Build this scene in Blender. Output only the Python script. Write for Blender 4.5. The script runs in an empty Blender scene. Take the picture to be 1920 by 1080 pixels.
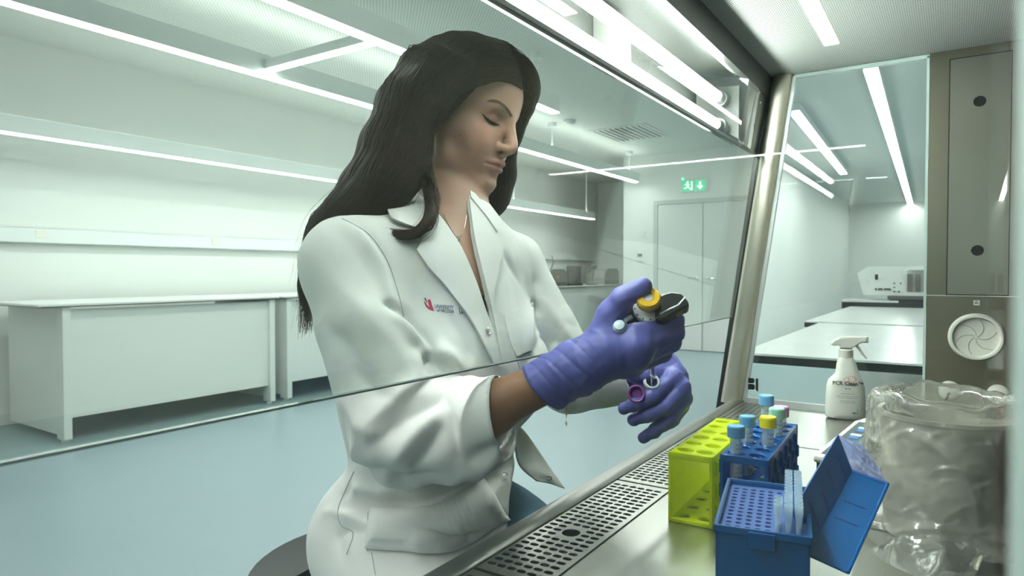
import bpy, bmesh, math, random
import numpy as np
from mathutils import Vector, Matrix
from mathutils.bvhtree import BVHTree
S = bpy.context.scene
COL = S.collection
PI = math.pi
random.seed(7)
RNG = np.random.default_rng(11)

# ------------------------------------------------------------------ camera
FOC = 1250.0                      # focal length in pixels of the 1920 px frame
YAW = math.radians(33.5)
PITCH = math.atan(29 / 1250.0)
CAM = np.array([0.0, 0.0, 1.10])
FW = np.array([math.cos(YAW) * math.cos(PITCH), math.sin(YAW) * math.cos(PITCH), -math.sin(PITCH)])
RT = np.array([math.sin(YAW), -math.cos(YAW), 0.0])
UP = np.cross(RT, FW)
cam_data = bpy.data.cameras.new('camera')
cam_data.lens = FOC / 1920 * 36
cam_data.sensor_width = 36
cam_data.clip_start = 0.01
cam_data.clip_end = 100
cam_data.dof.use_dof = True
cam_data.dof.focus_distance = 0.98
cam_data.dof.aperture_fstop = 10.0
cam = bpy.data.objects.new('camera', cam_data)
COL.objects.link(cam)
cam.matrix_world = Matrix(((RT[0], UP[0], -FW[0], CAM[0]), (RT[1], UP[1], -FW[1], CAM[1]), (RT[2], UP[2], -FW[2], CAM[2]), (0, 0, 0, 1)))
S.camera = cam

# ------------------------------------------------------------------ world, exposure
w = bpy.data.worlds.new('world')
S.world = w
w.use_nodes = True
w.node_tree.nodes['Background'].inputs[0].default_value = (0.86, 0.95, 0.93, 1)
w.node_tree.nodes['Background'].inputs[1].default_value = 0.25
S.view_settings.view_transform = 'Standard'
S.view_settings.look = 'None'
S.view_settings.gamma = 1.0
S.view_settings.use_curve_mapping = False
S.view_settings.exposure = 1.2
S.cycles.max_bounces = 8
S.cycles.diffuse_bounces = 3
S.cycles.glossy_bounces = 4
S.cycles.transmission_bounces = 6
S.cycles.transparent_max_bounces = 24
S.cycles.caustics_reflective = False
S.cycles.caustics_refractive = False
S.cycles.sample_clamp_indirect = 6
S.cycles.use_denoising = True
LED_POWER = 13.0                  # emission of the room's LED strips
TUBE_POWER = 34.0                 # emission of the cabinet's fluorescent tubes

# ------------------------------------------------------------------ small helpers
def V(*a):
    return np.array(a, float)
def nrm(a):
    a = np.asarray(a, float)
    return a / np.linalg.norm(a)
def ray(u, v):
    return FW + RT * (u - 960) / FOC - UP * (v - 540) / FOC
def at(u, v, d):
    return CAM + ray(u, v) * d
def onz(u, v, z):
    r = ray(u, v)
    return CAM + r * ((z - CAM[2]) / r[2])
def onx(u, v, x):
    r = ray(u, v)
    return CAM + r * (x / r[0])

def tag(o, label=None, cat=None, group=None, kind=None):
    if label: o['label'] = label
    if cat: o['category'] = cat
    if group: o['group'] = group
    if kind: o['kind'] = kind
    return o
def empty(name, loc=(0, 0, 0), rz=0.0, label=None, cat=None, group=None):
    o = bpy.data.objects.new(name, None)
    o.empty_display_size = 0.05
    COL.objects.link(o)
    o.location = loc
    o.rotation_euler = (0, 0, rz)
    return tag(o, label, cat, group)
def mesh_obj(name, verts, faces, mat, parent=None, smooth=False, auto=None):
    me = bpy.data.meshes.new(name)
    me.from_pydata([tuple(map(float, p)) for p in verts], [], faces)
    return link_mesh(name, me, mat, parent, smooth, auto)
def link_mesh(name, me, mat, parent=None, smooth=False, auto=None):
    o = bpy.data.objects.new(name, me)
    COL.objects.link(o)
    if mat is not None:
        for m in (mat if isinstance(mat, (list, tuple)) else [mat]):
            me.materials.append(m)
    if smooth:
        me.shade_smooth()
        if auto is not None:
            me.set_sharp_from_angle(angle=math.radians(auto))
    if parent is not None:
        o.parent = parent
    me.update()
    return o
def copy_tree(o, parent=None):
    c = o.copy()
    COL.objects.link(c)
    if parent is not None:
        c.parent = parent
    for ch in [x for x in o.children]:
        copy_tree(ch, c)
    return c

class MB:
    """collects boxes, tubes, lathes and prisms; build() links them as one mesh object"""
    def __init__(self):
        self.v = []; self.f = []
    def add(self, vs, fs):
        n = len(self.v)
        self.v += [tuple(map(float, p)) for p in vs]
        self.f += [tuple(i + n for i in f) for f in fs]
        return self
    def box(self, lo, hi, M=None, bev=0.0):
        lo = np.array(lo, float); hi = np.array(hi, float)
        if bev > 0:
            bm = bmesh.new()
            bmesh.ops.create_cube(bm, size=1)
            for q in bm.verts:
                q.co = Vector(((lo + hi) / 2 + np.array(q.co) * (hi - lo)).tolist())
            bmesh.ops.bevel(bm, geom=bm.edges[:], offset=bev, segments=2, profile=0.6, affect='EDGES')
            bm.verts.ensure_lookup_table(); bm.verts.index_update()
            vs = [np.array(q.co) for q in bm.verts]; fs = [tuple(q.index for q in f.verts) for f in bm.faces]
            bm.free()
        else:
            x0, y0, z0 = lo; x1, y1, z1 = hi
            vs = [V(x0, y0, z0), V(x1, y0, z0), V(x1, y1, z0), V(x0, y1, z0), V(x0, y0, z1), V(x1, y0, z1), V(x1, y1, z1), V(x0, y1, z1)]
            fs = [(0, 3, 2, 1), (4, 5, 6, 7), (0, 1, 5, 4), (1, 2, 6, 5), (2, 3, 7, 6), (3, 0, 4, 7)]
        if M is not None:
            vs = [M @ p for p in vs] if isinstance(M, np.ndarray) else [np.array(M @ Vector(p)) for p in vs]
        return self.add(vs, fs)
    def tube(self, pts, r, n=10, caps=True):
        pts = [np.asarray(p, float) for p in pts]
        rs = list(r) if hasattr(r, '__len__') else [r] * len(pts)
        vs = []; fs = []
        t0 = nrm(pts[1] - pts[0])
        a = np.cross(t0, V(0, 0, 1) if abs(t0[2]) < 0.9 else V(1, 0, 0)); a = nrm(a)
        for i, p in enumerate(pts):
            t = nrm(pts[min(i + 1, len(pts) - 1)] - pts[max(i - 1, 0)])
            a = nrm(a - t * (a @ t)); b = np.cross(t, a)
            for k in range(n):
                an = 2 * PI * k / n
                vs.append(p + (a * math.cos(an) + b * math.sin(an)) * rs[i])
        for i in range(len(pts) - 1):
            for k in range(n):
                k2 = (k + 1) % n
                fs.append((i * n + k, i * n + k2, (i + 1) * n + k2, (i + 1) * n + k))
        if caps:
            fs.append(tuple(reversed(range(n))))
            fs.append(tuple((len(pts) - 1) * n + k for k in range(n)))
        return self.add(vs, fs)
    def lathe(self, prof, org=(0, 0, 0), axis=(0, 0, 1), n=24, a0=0.0, a1=None):
        """prof: (radius, height) pairs along axis"""
        org = np.asarray(org, float); t = nrm(axis)
        a = nrm(np.cross(t, V(0, 0, 1) if abs(t[2]) < 0.9 else V(1, 0, 0))); b = np.cross(t, a)
        full = a1 is None
        cnt = n if full else n + 1
        vs = []; fs = []
        for (r, h) in prof:
            for k in range(cnt):
                an = 2 * PI * k / n if full else a0 + (a1 - a0) * k / n
                vs.append(org + t * h + (a * math.cos(an) + b * math.sin(an)) * r)
        for i in range(len(prof) - 1):
            for k in range(n):
                k2 = (k + 1) % cnt
                fs.append((i * cnt + k, i * cnt + k2, (i + 1) * cnt + k2, (i + 1) * cnt + k))
        return self.add(vs, fs)
    def prism(self, poly, d, flip=False):
        """poly: 3D polygon; d: extrusion vector"""
        n = len(poly); d = np.asarray(d, float)
        vs = [np.asarray(p, float) for p in poly] + [np.asarray(p, float) + d for p in poly]
        fs = [tuple(reversed(range(n))), tuple(range(n, 2 * n))] + [(i, (i + 1) % n, n + (i + 1) % n, n + i) for i in range(n)]
        return self.add(vs, fs)
    def holed(self, c, ux, uy, hx, hy, rx, ry, th, n=4, nd=None):
        """a rectangular plate cell (half sizes hx, hy) with a rounded slot of half sizes rx, ry, walls th deep below"""
        c = np.asarray(c, float); ux = np.asarray(ux, float); uy = np.asarray(uy, float)
        nd = np.cross(ux, uy) if nd is None else np.asarray(nd, float)
        out = []
        for i in range(n): out.append((-1 + 2 * i / n, -1))
        for i in range(n): out.append((1, -1 + 2 * i / n))
        for i in range(n): out.append((1 - 2 * i / n, 1))
        for i in range(n): out.append((-1, 1 - 2 * i / n))
        N = len(out); q = min(rx, ry)
        vs = []; inn = []
        for (a, b) in out:
            vs.append(c + ux * a * hx + uy * b * hy)
            l = math.hypot(a, b); a2, b2 = a / l, b / l
            x = a2 * q + math.copysign(rx - q, a2) * min(1, abs(a2) * 1.6); y = b2 * q + math.copysign(ry - q, b2) * min(1, abs(b2) * 1.6)
            inn.append(c + ux * x + uy * y)
        vs += inn + [p - nd * th for p in inn]
        fs = []
        for i in range(N):
            j = (i + 1) % N
            fs += [(i, j, N + j, N + i), (N + i, N + j, 2 * N + j, 2 * N + i)]
        return self.add(vs, fs)
    def build(self, name, mat, parent=None, smooth=False, auto=30):
        return mesh_obj(name, self.v, self.f, mat, parent, smooth, auto if smooth else None)

def catmull(pts, n):
    P = [np.asarray(p, float) for p in pts]
    P = [2 * P[0] - P[1]] + P + [2 * P[-1] - P[-2]]
    out = []
    for i in range(1, len(P) - 2):
        for k in range(n):
            t = k / n
            a, b, c, d = P[i - 1], P[i], P[i + 1], P[i + 2]
            out.append(0.5 * ((2 * b) + (c - a) * t + (2 * a - 5 * b + 4 * c - d) * t * t + (3 * b - a - 3 * c + d) * t ** 3))
    out.append(P[-2])
    return out

# ------------------------------------------------------------------ materials
def newmat(name):
    m = bpy.data.materials.new(name)
    m.use_nodes = True
    nt = m.node_tree
    return m, nt, nt.nodes['Principled BSDF'], nt.nodes['Material Output']
def mat(name, col, rough=0.5, metal=0.0, bump=None, spec=0.5, vary=0.0, sheen=0.0, coat=0.0, sss=0.0):
    m, nt, b, out = newmat(name)
    b.inputs['Base Color'].default_value = (*col, 1)
    b.inputs['Roughness'].default_value = rough
    b.inputs['Metallic'].default_value = metal
    b.inputs['Specular IOR Level'].default_value = spec
    b.inputs['Sheen Weight'].default_value = sheen
    b.inputs['Coat Weight'].default_value = coat
    if sss:
        b.inputs['Subsurface Weight'].default_value = sss
        b.inputs['Subsurface Radius'].default_value = (0.01, 0.004, 0.002)
        b.inputs['Subsurface Scale'].default_value = 0.5
    tc = nt.nodes.new('ShaderNodeTexCoord')
    if bump:
        scale, strength, dist = bump
        n = nt.nodes.new('ShaderNodeTexNoise')
        n.inputs['Scale'].default_value = scale
        n.inputs['Detail'].default_value = 4
        bp = nt.nodes.new('ShaderNodeBump')
        bp.inputs['Strength'].default_value = strength
        bp.inputs['Distance'].default_value = dist
        nt.links.new(tc.outputs['Object'], n.inputs['Vector'])
        nt.links.new(n.outputs['Fac'], bp.inputs['Height'])
        nt.links.new(bp.outputs['Normal'], b.inputs['Normal'])
    if vary:
        n2 = nt.nodes.new('ShaderNodeTexNoise')
        n2.inputs['Scale'].default_value = 3.0
        n2.inputs['Detail'].default_value = 6
        mx = nt.nodes.new('ShaderNodeMix')
        mx.data_type = 'RGBA'
        mx.inputs['A'].default_value = (*[c * (1 - vary) for c in col], 1)
        mx.inputs['B'].default_value = (*[min(1, c * (1 + vary)) for c in col], 1)
        nt.links.new(tc.outputs['Object'], n2.inputs['Vector'])
        nt.links.new(n2.outputs['Fac'], mx.inputs['Factor'])
        nt.links.new(mx.outputs['Result'], b.inputs['Base Color'])
    return m
def brushed(name, col, rough, stretch, amount=0.12, bump=0.06):
    """brushed stainless steel: fine grain drawn out along one axis"""
    m, nt, b, out = newmat(name)
    b.inputs['Base Color'].default_value = (*col, 1)
    b.inputs['Metallic'].default_value = 1.0
    tc = nt.nodes.new('ShaderNodeTexCoord')
    mp = nt.nodes.new('ShaderNodeMapping')
    mp.inputs['Scale'].default_value = stretch
    n = nt.nodes.new('ShaderNodeTexNoise')
    n.inputs['Scale'].default_value = 1.0
    n.inputs['Detail'].default_value = 3
    mr = nt.nodes.new('ShaderNodeMapRange')
    mr.inputs['To Min'].default_value = rough - amount
    mr.inputs['To Max'].default_value = rough + amount
    bp = nt.nodes.new('ShaderNodeBump')
    bp.inputs['Strength'].default_value = bump
    bp.inputs['Distance'].default_value = 0.001
    L = nt.links.new
    L(tc.outputs['Object'], mp.inputs['Vector']); L(mp.outputs['Vector'], n.inputs['Vector'])
    L(n.outputs['Fac'], mr.inputs['Value']); L(mr.outputs['Result'], b.inputs['Roughness'])
    L(n.outputs['Fac'], bp.inputs['Height']); L(bp.outputs['Normal'], b.inputs['Normal'])
    return m
def perforated(name, col, hole, pitch, fill, rough=0.45, metal=0.0, jitter=True):
    """sheet with a staggered pattern of small round holes (too fine to be built)"""
    m, nt, b, out = newmat(name)
    b.inputs['Roughness'].default_value = rough
    b.inputs['Metallic'].default_value = metal
    L = nt.links.new
    b.inputs['Specular IOR Level'].default_value = 0.06
    tc = nt.nodes.new('ShaderNodeTexCoord')
    sp = nt.nodes.new('ShaderNodeSeparateXYZ')
    L(tc.outputs['Object'], sp.inputs[0])
    def math_(op, a, bb=None):
        n = nt.nodes.new('ShaderNodeMath'); n.operation = op
        for i, q in enumerate((a, bb)):
            if q is None: continue
            if isinstance(q, (int, float)): n.inputs[i].default_value = q
            else: L(q, n.inputs[i])
        return n.outputs[0]
    x = math_('DIVIDE', sp.outputs[0], pitch); y = math_('DIVIDE', sp.outputs[1], pitch)
    u = math_('ADD', x, y); v = math_('SUBTRACT', x, y)
    fu = math_('SUBTRACT', math_('FRACT', u), 0.5); fv = math_('SUBTRACT', math_('FRACT', v), 0.5)
    d = math_('SQRT', math_('ADD', math_('MULTIPLY', fu, fu), math_('MULTIPLY', fv, fv)))
    h = math_('LESS_THAN', d, fill)
    mx = nt.nodes.new('ShaderNodeMix'); mx.data_type = 'RGBA'
    mx.inputs['A'].default_value = (*col, 1); mx.inputs['B'].default_value = (*hole, 1)
    L(h, mx.inputs['Factor']); L(mx.outputs['Result'], b.inputs['Base Color'])
    return m
def glass(name, tint=(0.95, 0.98, 0.97), gloss=1.0, rough=0.0, ior=1.45):
    """clear sheet: transparent body, Fresnel reflection on both faces"""
    m = bpy.data.materials.new(name); m.use_nodes = True
    nt = m.node_tree; nt.nodes.clear(); L = nt.links.new
    out = nt.nodes.new('ShaderNodeOutputMaterial')
    tr = nt.nodes.new('ShaderNodeBsdfTransparent'); tr.inputs[0].default_value = (*tint, 1)
    gl = nt.nodes.new('ShaderNodeBsdfGlossy'); gl.inputs['Roughness'].default_value = rough
    geo = nt.nodes.new('ShaderNodeNewGeometry')
    mr = nt.nodes.new('ShaderNodeMapRange')
    mr.inputs['To Min'].default_value = ior; mr.inputs['To Max'].default_value = 1 / ior
    fr = nt.nodes.new('ShaderNodeFresnel')
    mu = nt.nodes.new('ShaderNodeMath'); mu.operation = 'MULTIPLY'; mu.inputs[1].default_value = gloss
    mix = nt.nodes.new('ShaderNodeMixShader')
    L(geo.outputs['Backfacing'], mr.inputs['Value']); L(mr.outputs['Result'], fr.inputs['IOR'])
    L(fr.outputs[0], mu.inputs[0]); L(mu.outputs[0], mix.inputs[0])
    L(tr.outputs[0], mix.inputs[1]); L(gl.outputs[0], mix.inputs[2]); L(mix.outputs[0], out.inputs[0])
    return m
def plastic(name, col, trans=0.3, rough=0.3, clear=0.0, tint=None, spec=0.5):
    """translucent moulded plastic: diffuse + light let through + optional see-through share"""
    m, nt, b, out = newmat(name); L = nt.links.new
    b.inputs['Base Color'].default_value = (*col, 1)
    b.inputs['Roughness'].default_value = rough
    b.inputs['Specular IOR Level'].default_value = spec
    tl = nt.nodes.new('ShaderNodeBsdfTranslucent'); tl.inputs[0].default_value = (*(tint or col), 1)
    m1 = nt.nodes.new('ShaderNodeMixShader'); m1.inputs[0].default_value = trans
    L(b.outputs[0], m1.inputs[1]); L(tl.outputs[0], m1.inputs[2])
    last = m1
    if clear:
        tp = nt.nodes.new('ShaderNodeBsdfTransparent'); tp.inputs[0].default_value = (*(tint or col), 1)
        m2 = nt.nodes.new('ShaderNodeMixShader'); m2.inputs[0].default_value = clear
        L(m1.outputs[0], m2.inputs[1]); L(tp.outputs[0], m2.inputs[2]); last = m2
    L(last.outputs[0], out.inputs[0])
    return m
def film(name, col, body, gloss, rough, bump):
    """thin crinkled film: mostly see-through, a little milky, shiny along its creases"""
    m = bpy.data.materials.new(name); m.use_nodes = True
    nt = m.node_tree; nt.nodes.clear(); L = nt.links.new
    N = nt.nodes.new
    out = N('ShaderNodeOutputMaterial')
    tp = N('ShaderNodeBsdfTransparent'); tp.inputs[0].default_value = (0.97, 0.97, 0.95, 1)
    df = N('ShaderNodeBsdfDiffuse'); df.inputs[0].default_value = (*col, 1)
    tl = N('ShaderNodeBsdfTranslucent'); tl.inputs[0].default_value = (*col, 1)
    gl = N('ShaderNodeBsdfGlossy'); gl.inputs['Roughness'].default_value = rough
    tc = N('ShaderNodeTexCoord'); mp = N('ShaderNodeMapping'); mp.inputs['Scale'].default_value = (1, 1, 0.55); mp.inputs['Rotation'].default_value = (0.5, 0.3, 0)
    ns = N('ShaderNodeTexNoise'); ns.noise_type = 'RIDGED_MULTIFRACTAL'; ns.inputs['Scale'].default_value = 17; ns.inputs['Detail'].default_value = 3
    bp = N('ShaderNodeBump'); bp.inputs['Strength'].default_value = bump; bp.inputs['Distance'].default_value = 0.020
    lw = N('ShaderNodeLayerWeight'); lw.inputs['Blend'].default_value = 0.42
    mu = N('ShaderNodeMath'); mu.operation = 'MULTIPLY'; mu.inputs[1].default_value = gloss
    m0 = N('ShaderNodeMixShader'); m0.inputs[0].default_value = 0.5
    m1 = N('ShaderNodeMixShader'); m1.inputs[0].default_value = body
    m2 = N('ShaderNodeMixShader')
    L(tc.outputs['Object'], mp.inputs['Vector']); L(mp.outputs[0], ns.inputs['Vector']); L(ns.outputs['Fac'], bp.inputs['Height'])
    L(bp.outputs[0], gl.inputs['Normal'])
    L(bp.outputs[0], lw.inputs['Normal']); L(lw.outputs['Fresnel'], mu.inputs[0]); L(mu.outputs[0], m2.inputs[0])
    L(df.outputs[0], m0.inputs[1]); L(tl.outputs[0], m0.inputs[2])
    L(tp.outputs[0], m1.inputs[1]); L(m0.outputs[0], m1.inputs[2])
    L(m1.outputs[0], m2.inputs[1]); L(gl.outputs[0], m2.inputs[2]); L(m2.outputs[0], out.inputs[0])
    return m
def emit(name, col, power):
    m = bpy.data.materials.new(name); m.use_nodes = True
    nt = m.node_tree; nt.nodes.clear()
    out = nt.nodes.new('ShaderNodeOutputMaterial'); e = nt.nodes.new('ShaderNodeEmission')
    e.inputs[0].default_value = (*col, 1); e.inputs[1].default_value = power
    nt.links.new(e.outputs[0], out.inputs[0])
    return m

M = {}
M['wall'] = mat('white wall paint', (0.80, 0.82, 0.79), 0.6, bump=(60, 0.05, 0.002))
M['ceiling'] = perforated('perforated ceiling sheet', (0.82, 0.84, 0.81), (0.28, 0.30, 0.29), 0.028, 0.22, 0.5)
M['floor'] = mat('pale blue resin floor', (0.225, 0.315, 0.33), 0.32, vary=0.04, bump=(12, 0.03, 0.002))
M['white'] = mat('white laminate', (0.74, 0.76, 0.74), 0.4)
M['white_gloss'] = mat('white glossy worktop', (0.86, 0.87, 0.85), 0.18)
M['edge'] = mat('dark worktop edge', (0.02, 0.025, 0.025), 0.3)
M['lamp_body'] = mat('white lamp housing', (0.78, 0.82, 0.81), 0.4)
M['led'] = emit('LED diffuser', (1.0, 1.0, 0.965), LED_POWER)
M['tube'] = emit('fluorescent tube glow', (1.0, 1.0, 0.975), TUBE_POWER)
M['steel'] = brushed('brushed steel walls', (0.31, 0.285, 0.225), 0.30, (2, 2, 2), 0.0, 0.0)
M['steel_top'] = brushed('brushed steel worktop', (0.50, 0.50, 0.455), 0.30, (1.5, 500, 500), 0.06, 0.015)
M['steel_sill'] = brushed('brushed steel sill', (0.34, 0.34, 0.31), 0.34, (1.5, 500, 500), 0.05, 0.012)
M['steel_v'] = brushed('brushed steel upright', (0.66, 0.63, 0.54), 0.42, (300, 300, 2), 0.05, 0.02)
M['steel_dark'] = mat('dark grey housing paint', (0.030, 0.031, 0.028), 0.35, vary=0.1)
M['lip'] = mat('grey metal lip', (0.09, 0.09, 0.08), 0.4)
M['perf_steel'] = perforated('perforated steel diffuser', (0.76, 0.77, 0.73), (0.10, 0.10, 0.09), 0.0075, 0.29, 0.55, 0.0)
M['black'] = mat('black plastic', (0.012, 0.012, 0.013), 0.3)
M['black_gloss'] = mat('black glossy plastic', (0.008, 0.008, 0.010), 0.08)
M['grey_plastic'] = mat('grey plastic', (0.10, 0.10, 0.098), 0.5)
M['offwhite'] = mat('off-white plastic', (0.80, 0.79, 0.71), 0.38)
M['bottle_white'] = mat('white polyethylene', (0.88, 0.87, 0.80), 0.35)
M['steel_plate'] = brushed('brushed steel cover', (0.46, 0.44, 0.385), 0.25, (700, 700, 3), 0.03, 0.006)
M['led_up'] = emit('upward LED diffuser', (1.0, 0.99, 0.94), LED_POWER * 0.35)
M['sash'] = glass('sash glass', (0.93, 0.965, 0.945))
M['side_glass'] = glass('side glass', (0.95, 0.985, 0.975))
M['glass_edge'] = mat('green glass edge', (0.60, 0.74, 0.70), 0.15)
M['glass_edge_d'] = mat('dark green glass edge', (0.24, 0.31, 0.29), 0.12)
M['near_paint'] = mat('pale painted steel', (0.40, 0.49, 0.465), 0.8, spec=0.2)
M['chrome'] = mat('polished metal', (0.72, 0.72, 0.70), 0.12, 1.0)
# ------------------------------------------------------------------ the room
Z_C = 2.80
def struct(name, mb, m, parent=None, **k):
    o = mb.build(name, m, parent, **k)
    if parent is None: o['kind'] = 'structure'
    return o
X_BACK, X_DOOR, X_ALC, X_END = -11.0, 9.2, 11.6, 18.6
Y_L, Y_R = 5.7, -4.0
struct('floor', MB().box((X_BACK, Y_R, -0.1), (X_END, Y_L, 0)), M['floor'])
struct('ceiling', MB().box((X_BACK, Y_R, Z_C), (X_END, Y_L, Z_C + 0.1)), M['ceiling'])
struct('wall_left', MB().box((X_BACK, Y_L, 0), (X_ALC + 0.1, Y_L + 0.1, Z_C)), M['wall'])
struct('wall_right', MB().box((X_BACK, Y_R - 0.1, 0), (X_END, Y_R, Z_C)), M['wall'])
struct('wall_back', MB().box((X_BACK - 0.1, Y_R, 0), (X_BACK, Y_L, Z_C)), M['wall'])
struct('wall_end', MB().box((X_END, Y_R, 0), (X_END + 0.1, 2.2, Z_C)), M['wall'])
struct('wall_alcove', MB().box((X_ALC, 4.1, 0), (X_ALC + 0.1, Y_L, Z_C)), M['wall'])
# the wall with the double door; opening Y 2.15..3.62 stays behind the door leaves
struct('wall_far', MB().box((X_DOOR, 2.2, 0), (X_ALC + 0.1, 4.1, Z_C)).box((X_ALC + 0.1, 2.2, 0), (X_END, 2.3, Z_C)), M['wall'])
struct('baseboard_far', MB().box((X_DOOR - 0.015, 3.62, 0), (X_DOOR, 4.1, 0.08)), M['white'])
struct('baseboard_left', MB().box((X_BACK, Y_L - 0.015, 0), (X_ALC, Y_L, 0.08)), M['white'])

# double door
M['door'] = mat('pale grey door paint', (0.66, 0.68, 0.66), 0.45)
M['door_frame'] = mat('grey door frame', (0.50, 0.53, 0.51), 0.5)
fr = struct('door_1', MB().box((X_DOOR - 0.03, 3.56, 0), (X_DOOR - 0.001, 3.62, 2.13)).box((X_DOOR - 0.03, 2.25, 2.07), (X_DOOR - 0.001, 3.56, 2.13)), M['door_frame'])
for y0, y1 in ((2.91, 3.555), (2.26, 2.895)):
    lf = MB().box((X_DOOR - 0.022, y0, 0.01), (X_DOOR - 0.002, y1, 2.065), bev=0.003).build('door_leaf', M['door'], fr)
    yh = y0 + 0.07 if y0 > 2.5 else y1 - 0.07
    s = 1 if y0 > 2.5 else -1
    MB().lathe([(0, 0), (0.024, 0), (0.024, 0.008), (0, 0.008)], (X_DOOR - 0.022, yh, 1.02), (-1, 0, 0), 16).tube([(X_DOOR - 0.03, yh, 1.02), (X_DOOR - 0.07, yh, 1.02), (X_DOOR - 0.075, yh + 0.012 * s, 1.02), (X_DOOR - 0.075, yh + 0.13 * s, 1.02)], 0.009, 8).build('door_handle', M['chrome'], lf, True)

# exit sign above the door: running man and arrow down
ex = empty('exit_sign', (X_DOOR - 0.03, 3.03, 2.31), 0, 'green lit exit sign with running man and down arrow above the double door', 'sign')
M['exit_green'] = emit('exit sign green', (0.03, 0.42, 0.20), 1.0)
M['exit_white'] = emit('exit sign white', (0.85, 1.0, 0.92), 1.1)
MB().box((0.0, -0.18, -0.09), (0.028, 0.18, 0.09), bev=0.004).build('sign_body', M['white'], ex)
for y0, y1 in ((0.01, 0.165), (-0.165, -0.01)):
    MB().box((-0.004, y0, -0.075), (0.0, y1, 0.075)).build('green_panel', M['exit_green'], ex)
arrow = [(-0.006, -0.075, 0.05), (-0.006, -0.10, 0.05), (-0.006, -0.10, -0.005), (-0.006, -0.135, -0.005), (-0.006, -0.0875, -0.055), (-0.006, -0.04, -0.005), (-0.006, -0.075, -0.005)]
MB().prism(arrow, (0.002, 0, 0)).build('arrow_symbol', M['exit_white'], ex)
rm = MB()
rm.lathe([(0, 0), (0.014, 0), (0.014, 0.002), (0, 0.002)], (-0.006, 0.09, 0.05), (1, 0, 0), 12)
for a, b in (((0.095, 0.032), (0.085, -0.005)), ((0.092, 0.028), (0.125, 0.018)), ((0.092, 0.028), (0.062, 0.012)), ((0.085, -0.005), (0.060, -0.030)), ((0.060, -0.030), (0.045, -0.055)), ((0.087, -0.005), (0.112, -0.028)), ((0.112, -0.028), (0.135, -0.030))):
    rm.tube([(-0.005, a[0], a[1]), (-0.005, b[0], b[1])], 0.007, 6)
rm.box((-0.006, 0.018, -0.06), (-0.004, 0.036, 0.06))
rm.build('running_man_symbol', M['exit_white'], ex)
M['exit_led'] = emit('green pilot light', (0.05, 0.9, 0.4), 3)
MB().lathe([(0, -0.01), (0.012, -0.008), (0.014, 0), (0, 0.006)], (-0.004, 0.16, 0.105), (-1, 0, 0), 10).build('pilot_light', M['exit_led'], ex)

# wall controls beside the door
t = empty('thermostat', (X_DOOR, 3.83, 1.33), 0, 'square white wall thermostat with grey screen beside the door', 'thermostat')
MB().box((-0.02, -0.055, -0.07), (0, 0.055, 0.07), bev=0.004).build('thermostat_body', M['white'], t)
MB().box((-0.023, -0.035, 0.0), (-0.019, 0.035, 0.045)).build('thermostat_screen', M['grey_plastic'], t)
t = empty('light_switch', (X_DOOR, 3.80, 1.66), 0, 'small white switch plate above the thermostat', 'switch')
MB().box((-0.012, -0.045, -0.045), (0, 0.045, 0.045), bev=0.004).build('switch_plate', M['white'], t)
MB().box((-0.018, -0.02, -0.03), (-0.011, 0.02, 0.03), bev=0.003).build('rocker', M['offwhite'], t)

# ceiling fittings
t = empty('smoke_detector', (6.6, 3.6, Z_C), 0, 'round white smoke detector on the perforated ceiling', 'smoke detector')
MB().lathe([(0, 0), (0.075, 0), (0.075, -0.02), (0.05, -0.045), (0, -0.05)], n=20).build('detector_body', M['white'], t, True)
MB().lathe([(0.056, -0.022), (0.060, -0.028), (0.055, -0.032)], n=20).build('detector_slot_ring', M['grey_plastic'], t)
t = empty('ceiling_vent', (7.6, 3.3, Z_C), 0, 'rectangular white ceiling vent grille near the door', 'vent')
MB().box((-0.42, -0.36, -0.012), (0.42, -0.32, 0)).box((-0.42, 0.32, -0.012), (0.42, 0.36, 0)).box((-0.42, -0.32, -0.012), (-0.38, 0.32, 0)).box((0.38, -0.32, -0.012), (0.42, 0.32, 0)).build('vent_frame', M['white'], t)
MB().box((-0.38, -0.32, -0.002), (0.38, 0.32, 0.0)).build('vent_backing', M['grey_plastic'], t)
for k in range(9):
    MB().box((-0.38, -0.30 + k * 0.07, -0.012), (0.38, -0.265 + k * 0.07, -0.004)).build('slat', M['white'], t)

# linear LED pendants: body, diffuser, rods
def strip(p0, p1, width, height, label, rods=True, group=None, name='linear_pendant_lamp'):
    p0 = np.asarray(p0, float); p1 = np.asarray(p1, float)
    d = p1 - p0; L = math.hypot(d[0], d[1])
    t = empty(name, p0, math.atan2(d[1], d[0]), label, 'lamp', group)
    MB().box((0, -width / 2, 0.0), (L, width / 2, height), bev=0.003).build('lamp_housing', M['lamp_body'], t)
    MB().box((0.005, -width / 2 + 0.006, -0.006), (L - 0.005, width / 2 - 0.006, 0.001)).build('diffuser', M['led'], t)
    if p0[2] < 2.5 and L > 5:
        MB().box((0.02, -width / 2 + 0.012, height - 0.001), (L - 0.02, width / 2 - 0.012, height + 0.002)).build('upper_diffuser', M['led_up'], t)
    top = Z_C - p0[2]
    if rods and top > height + 0.02:
        for x in ([L - 0.25, L - 2.4, L - 4.6] if L > 5 else [0.3, L - 0.3]):
            r = MB().tube([(x, 0, height - 0.005), (x, 0, top)], 0.010, 8).build('suspension_rod', M['lamp_body'], t, True)
            MB().lathe([(0, top - 0.05), (0.05, top - 0.05), (0.05, top), (0, top)], (x, 0, 0), (0, 0, 1), 12).build('ceiling_cap', M['lamp_body'], r)
    return t
strip((0.4, 2.72, 2.40), (4.75, 2.72, 2.40), 0.085, 0.13, 'white pendant LED strip ending beside her forehead')
strip((-2.8, 1.62, 2.40), (4.75, 1.62, 2.40), 0.085, 0.13, 'added pendant LED strip, unseen behind the lamp housing, brightening the coat')  # added out of view to brighten the lower coat
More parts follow.
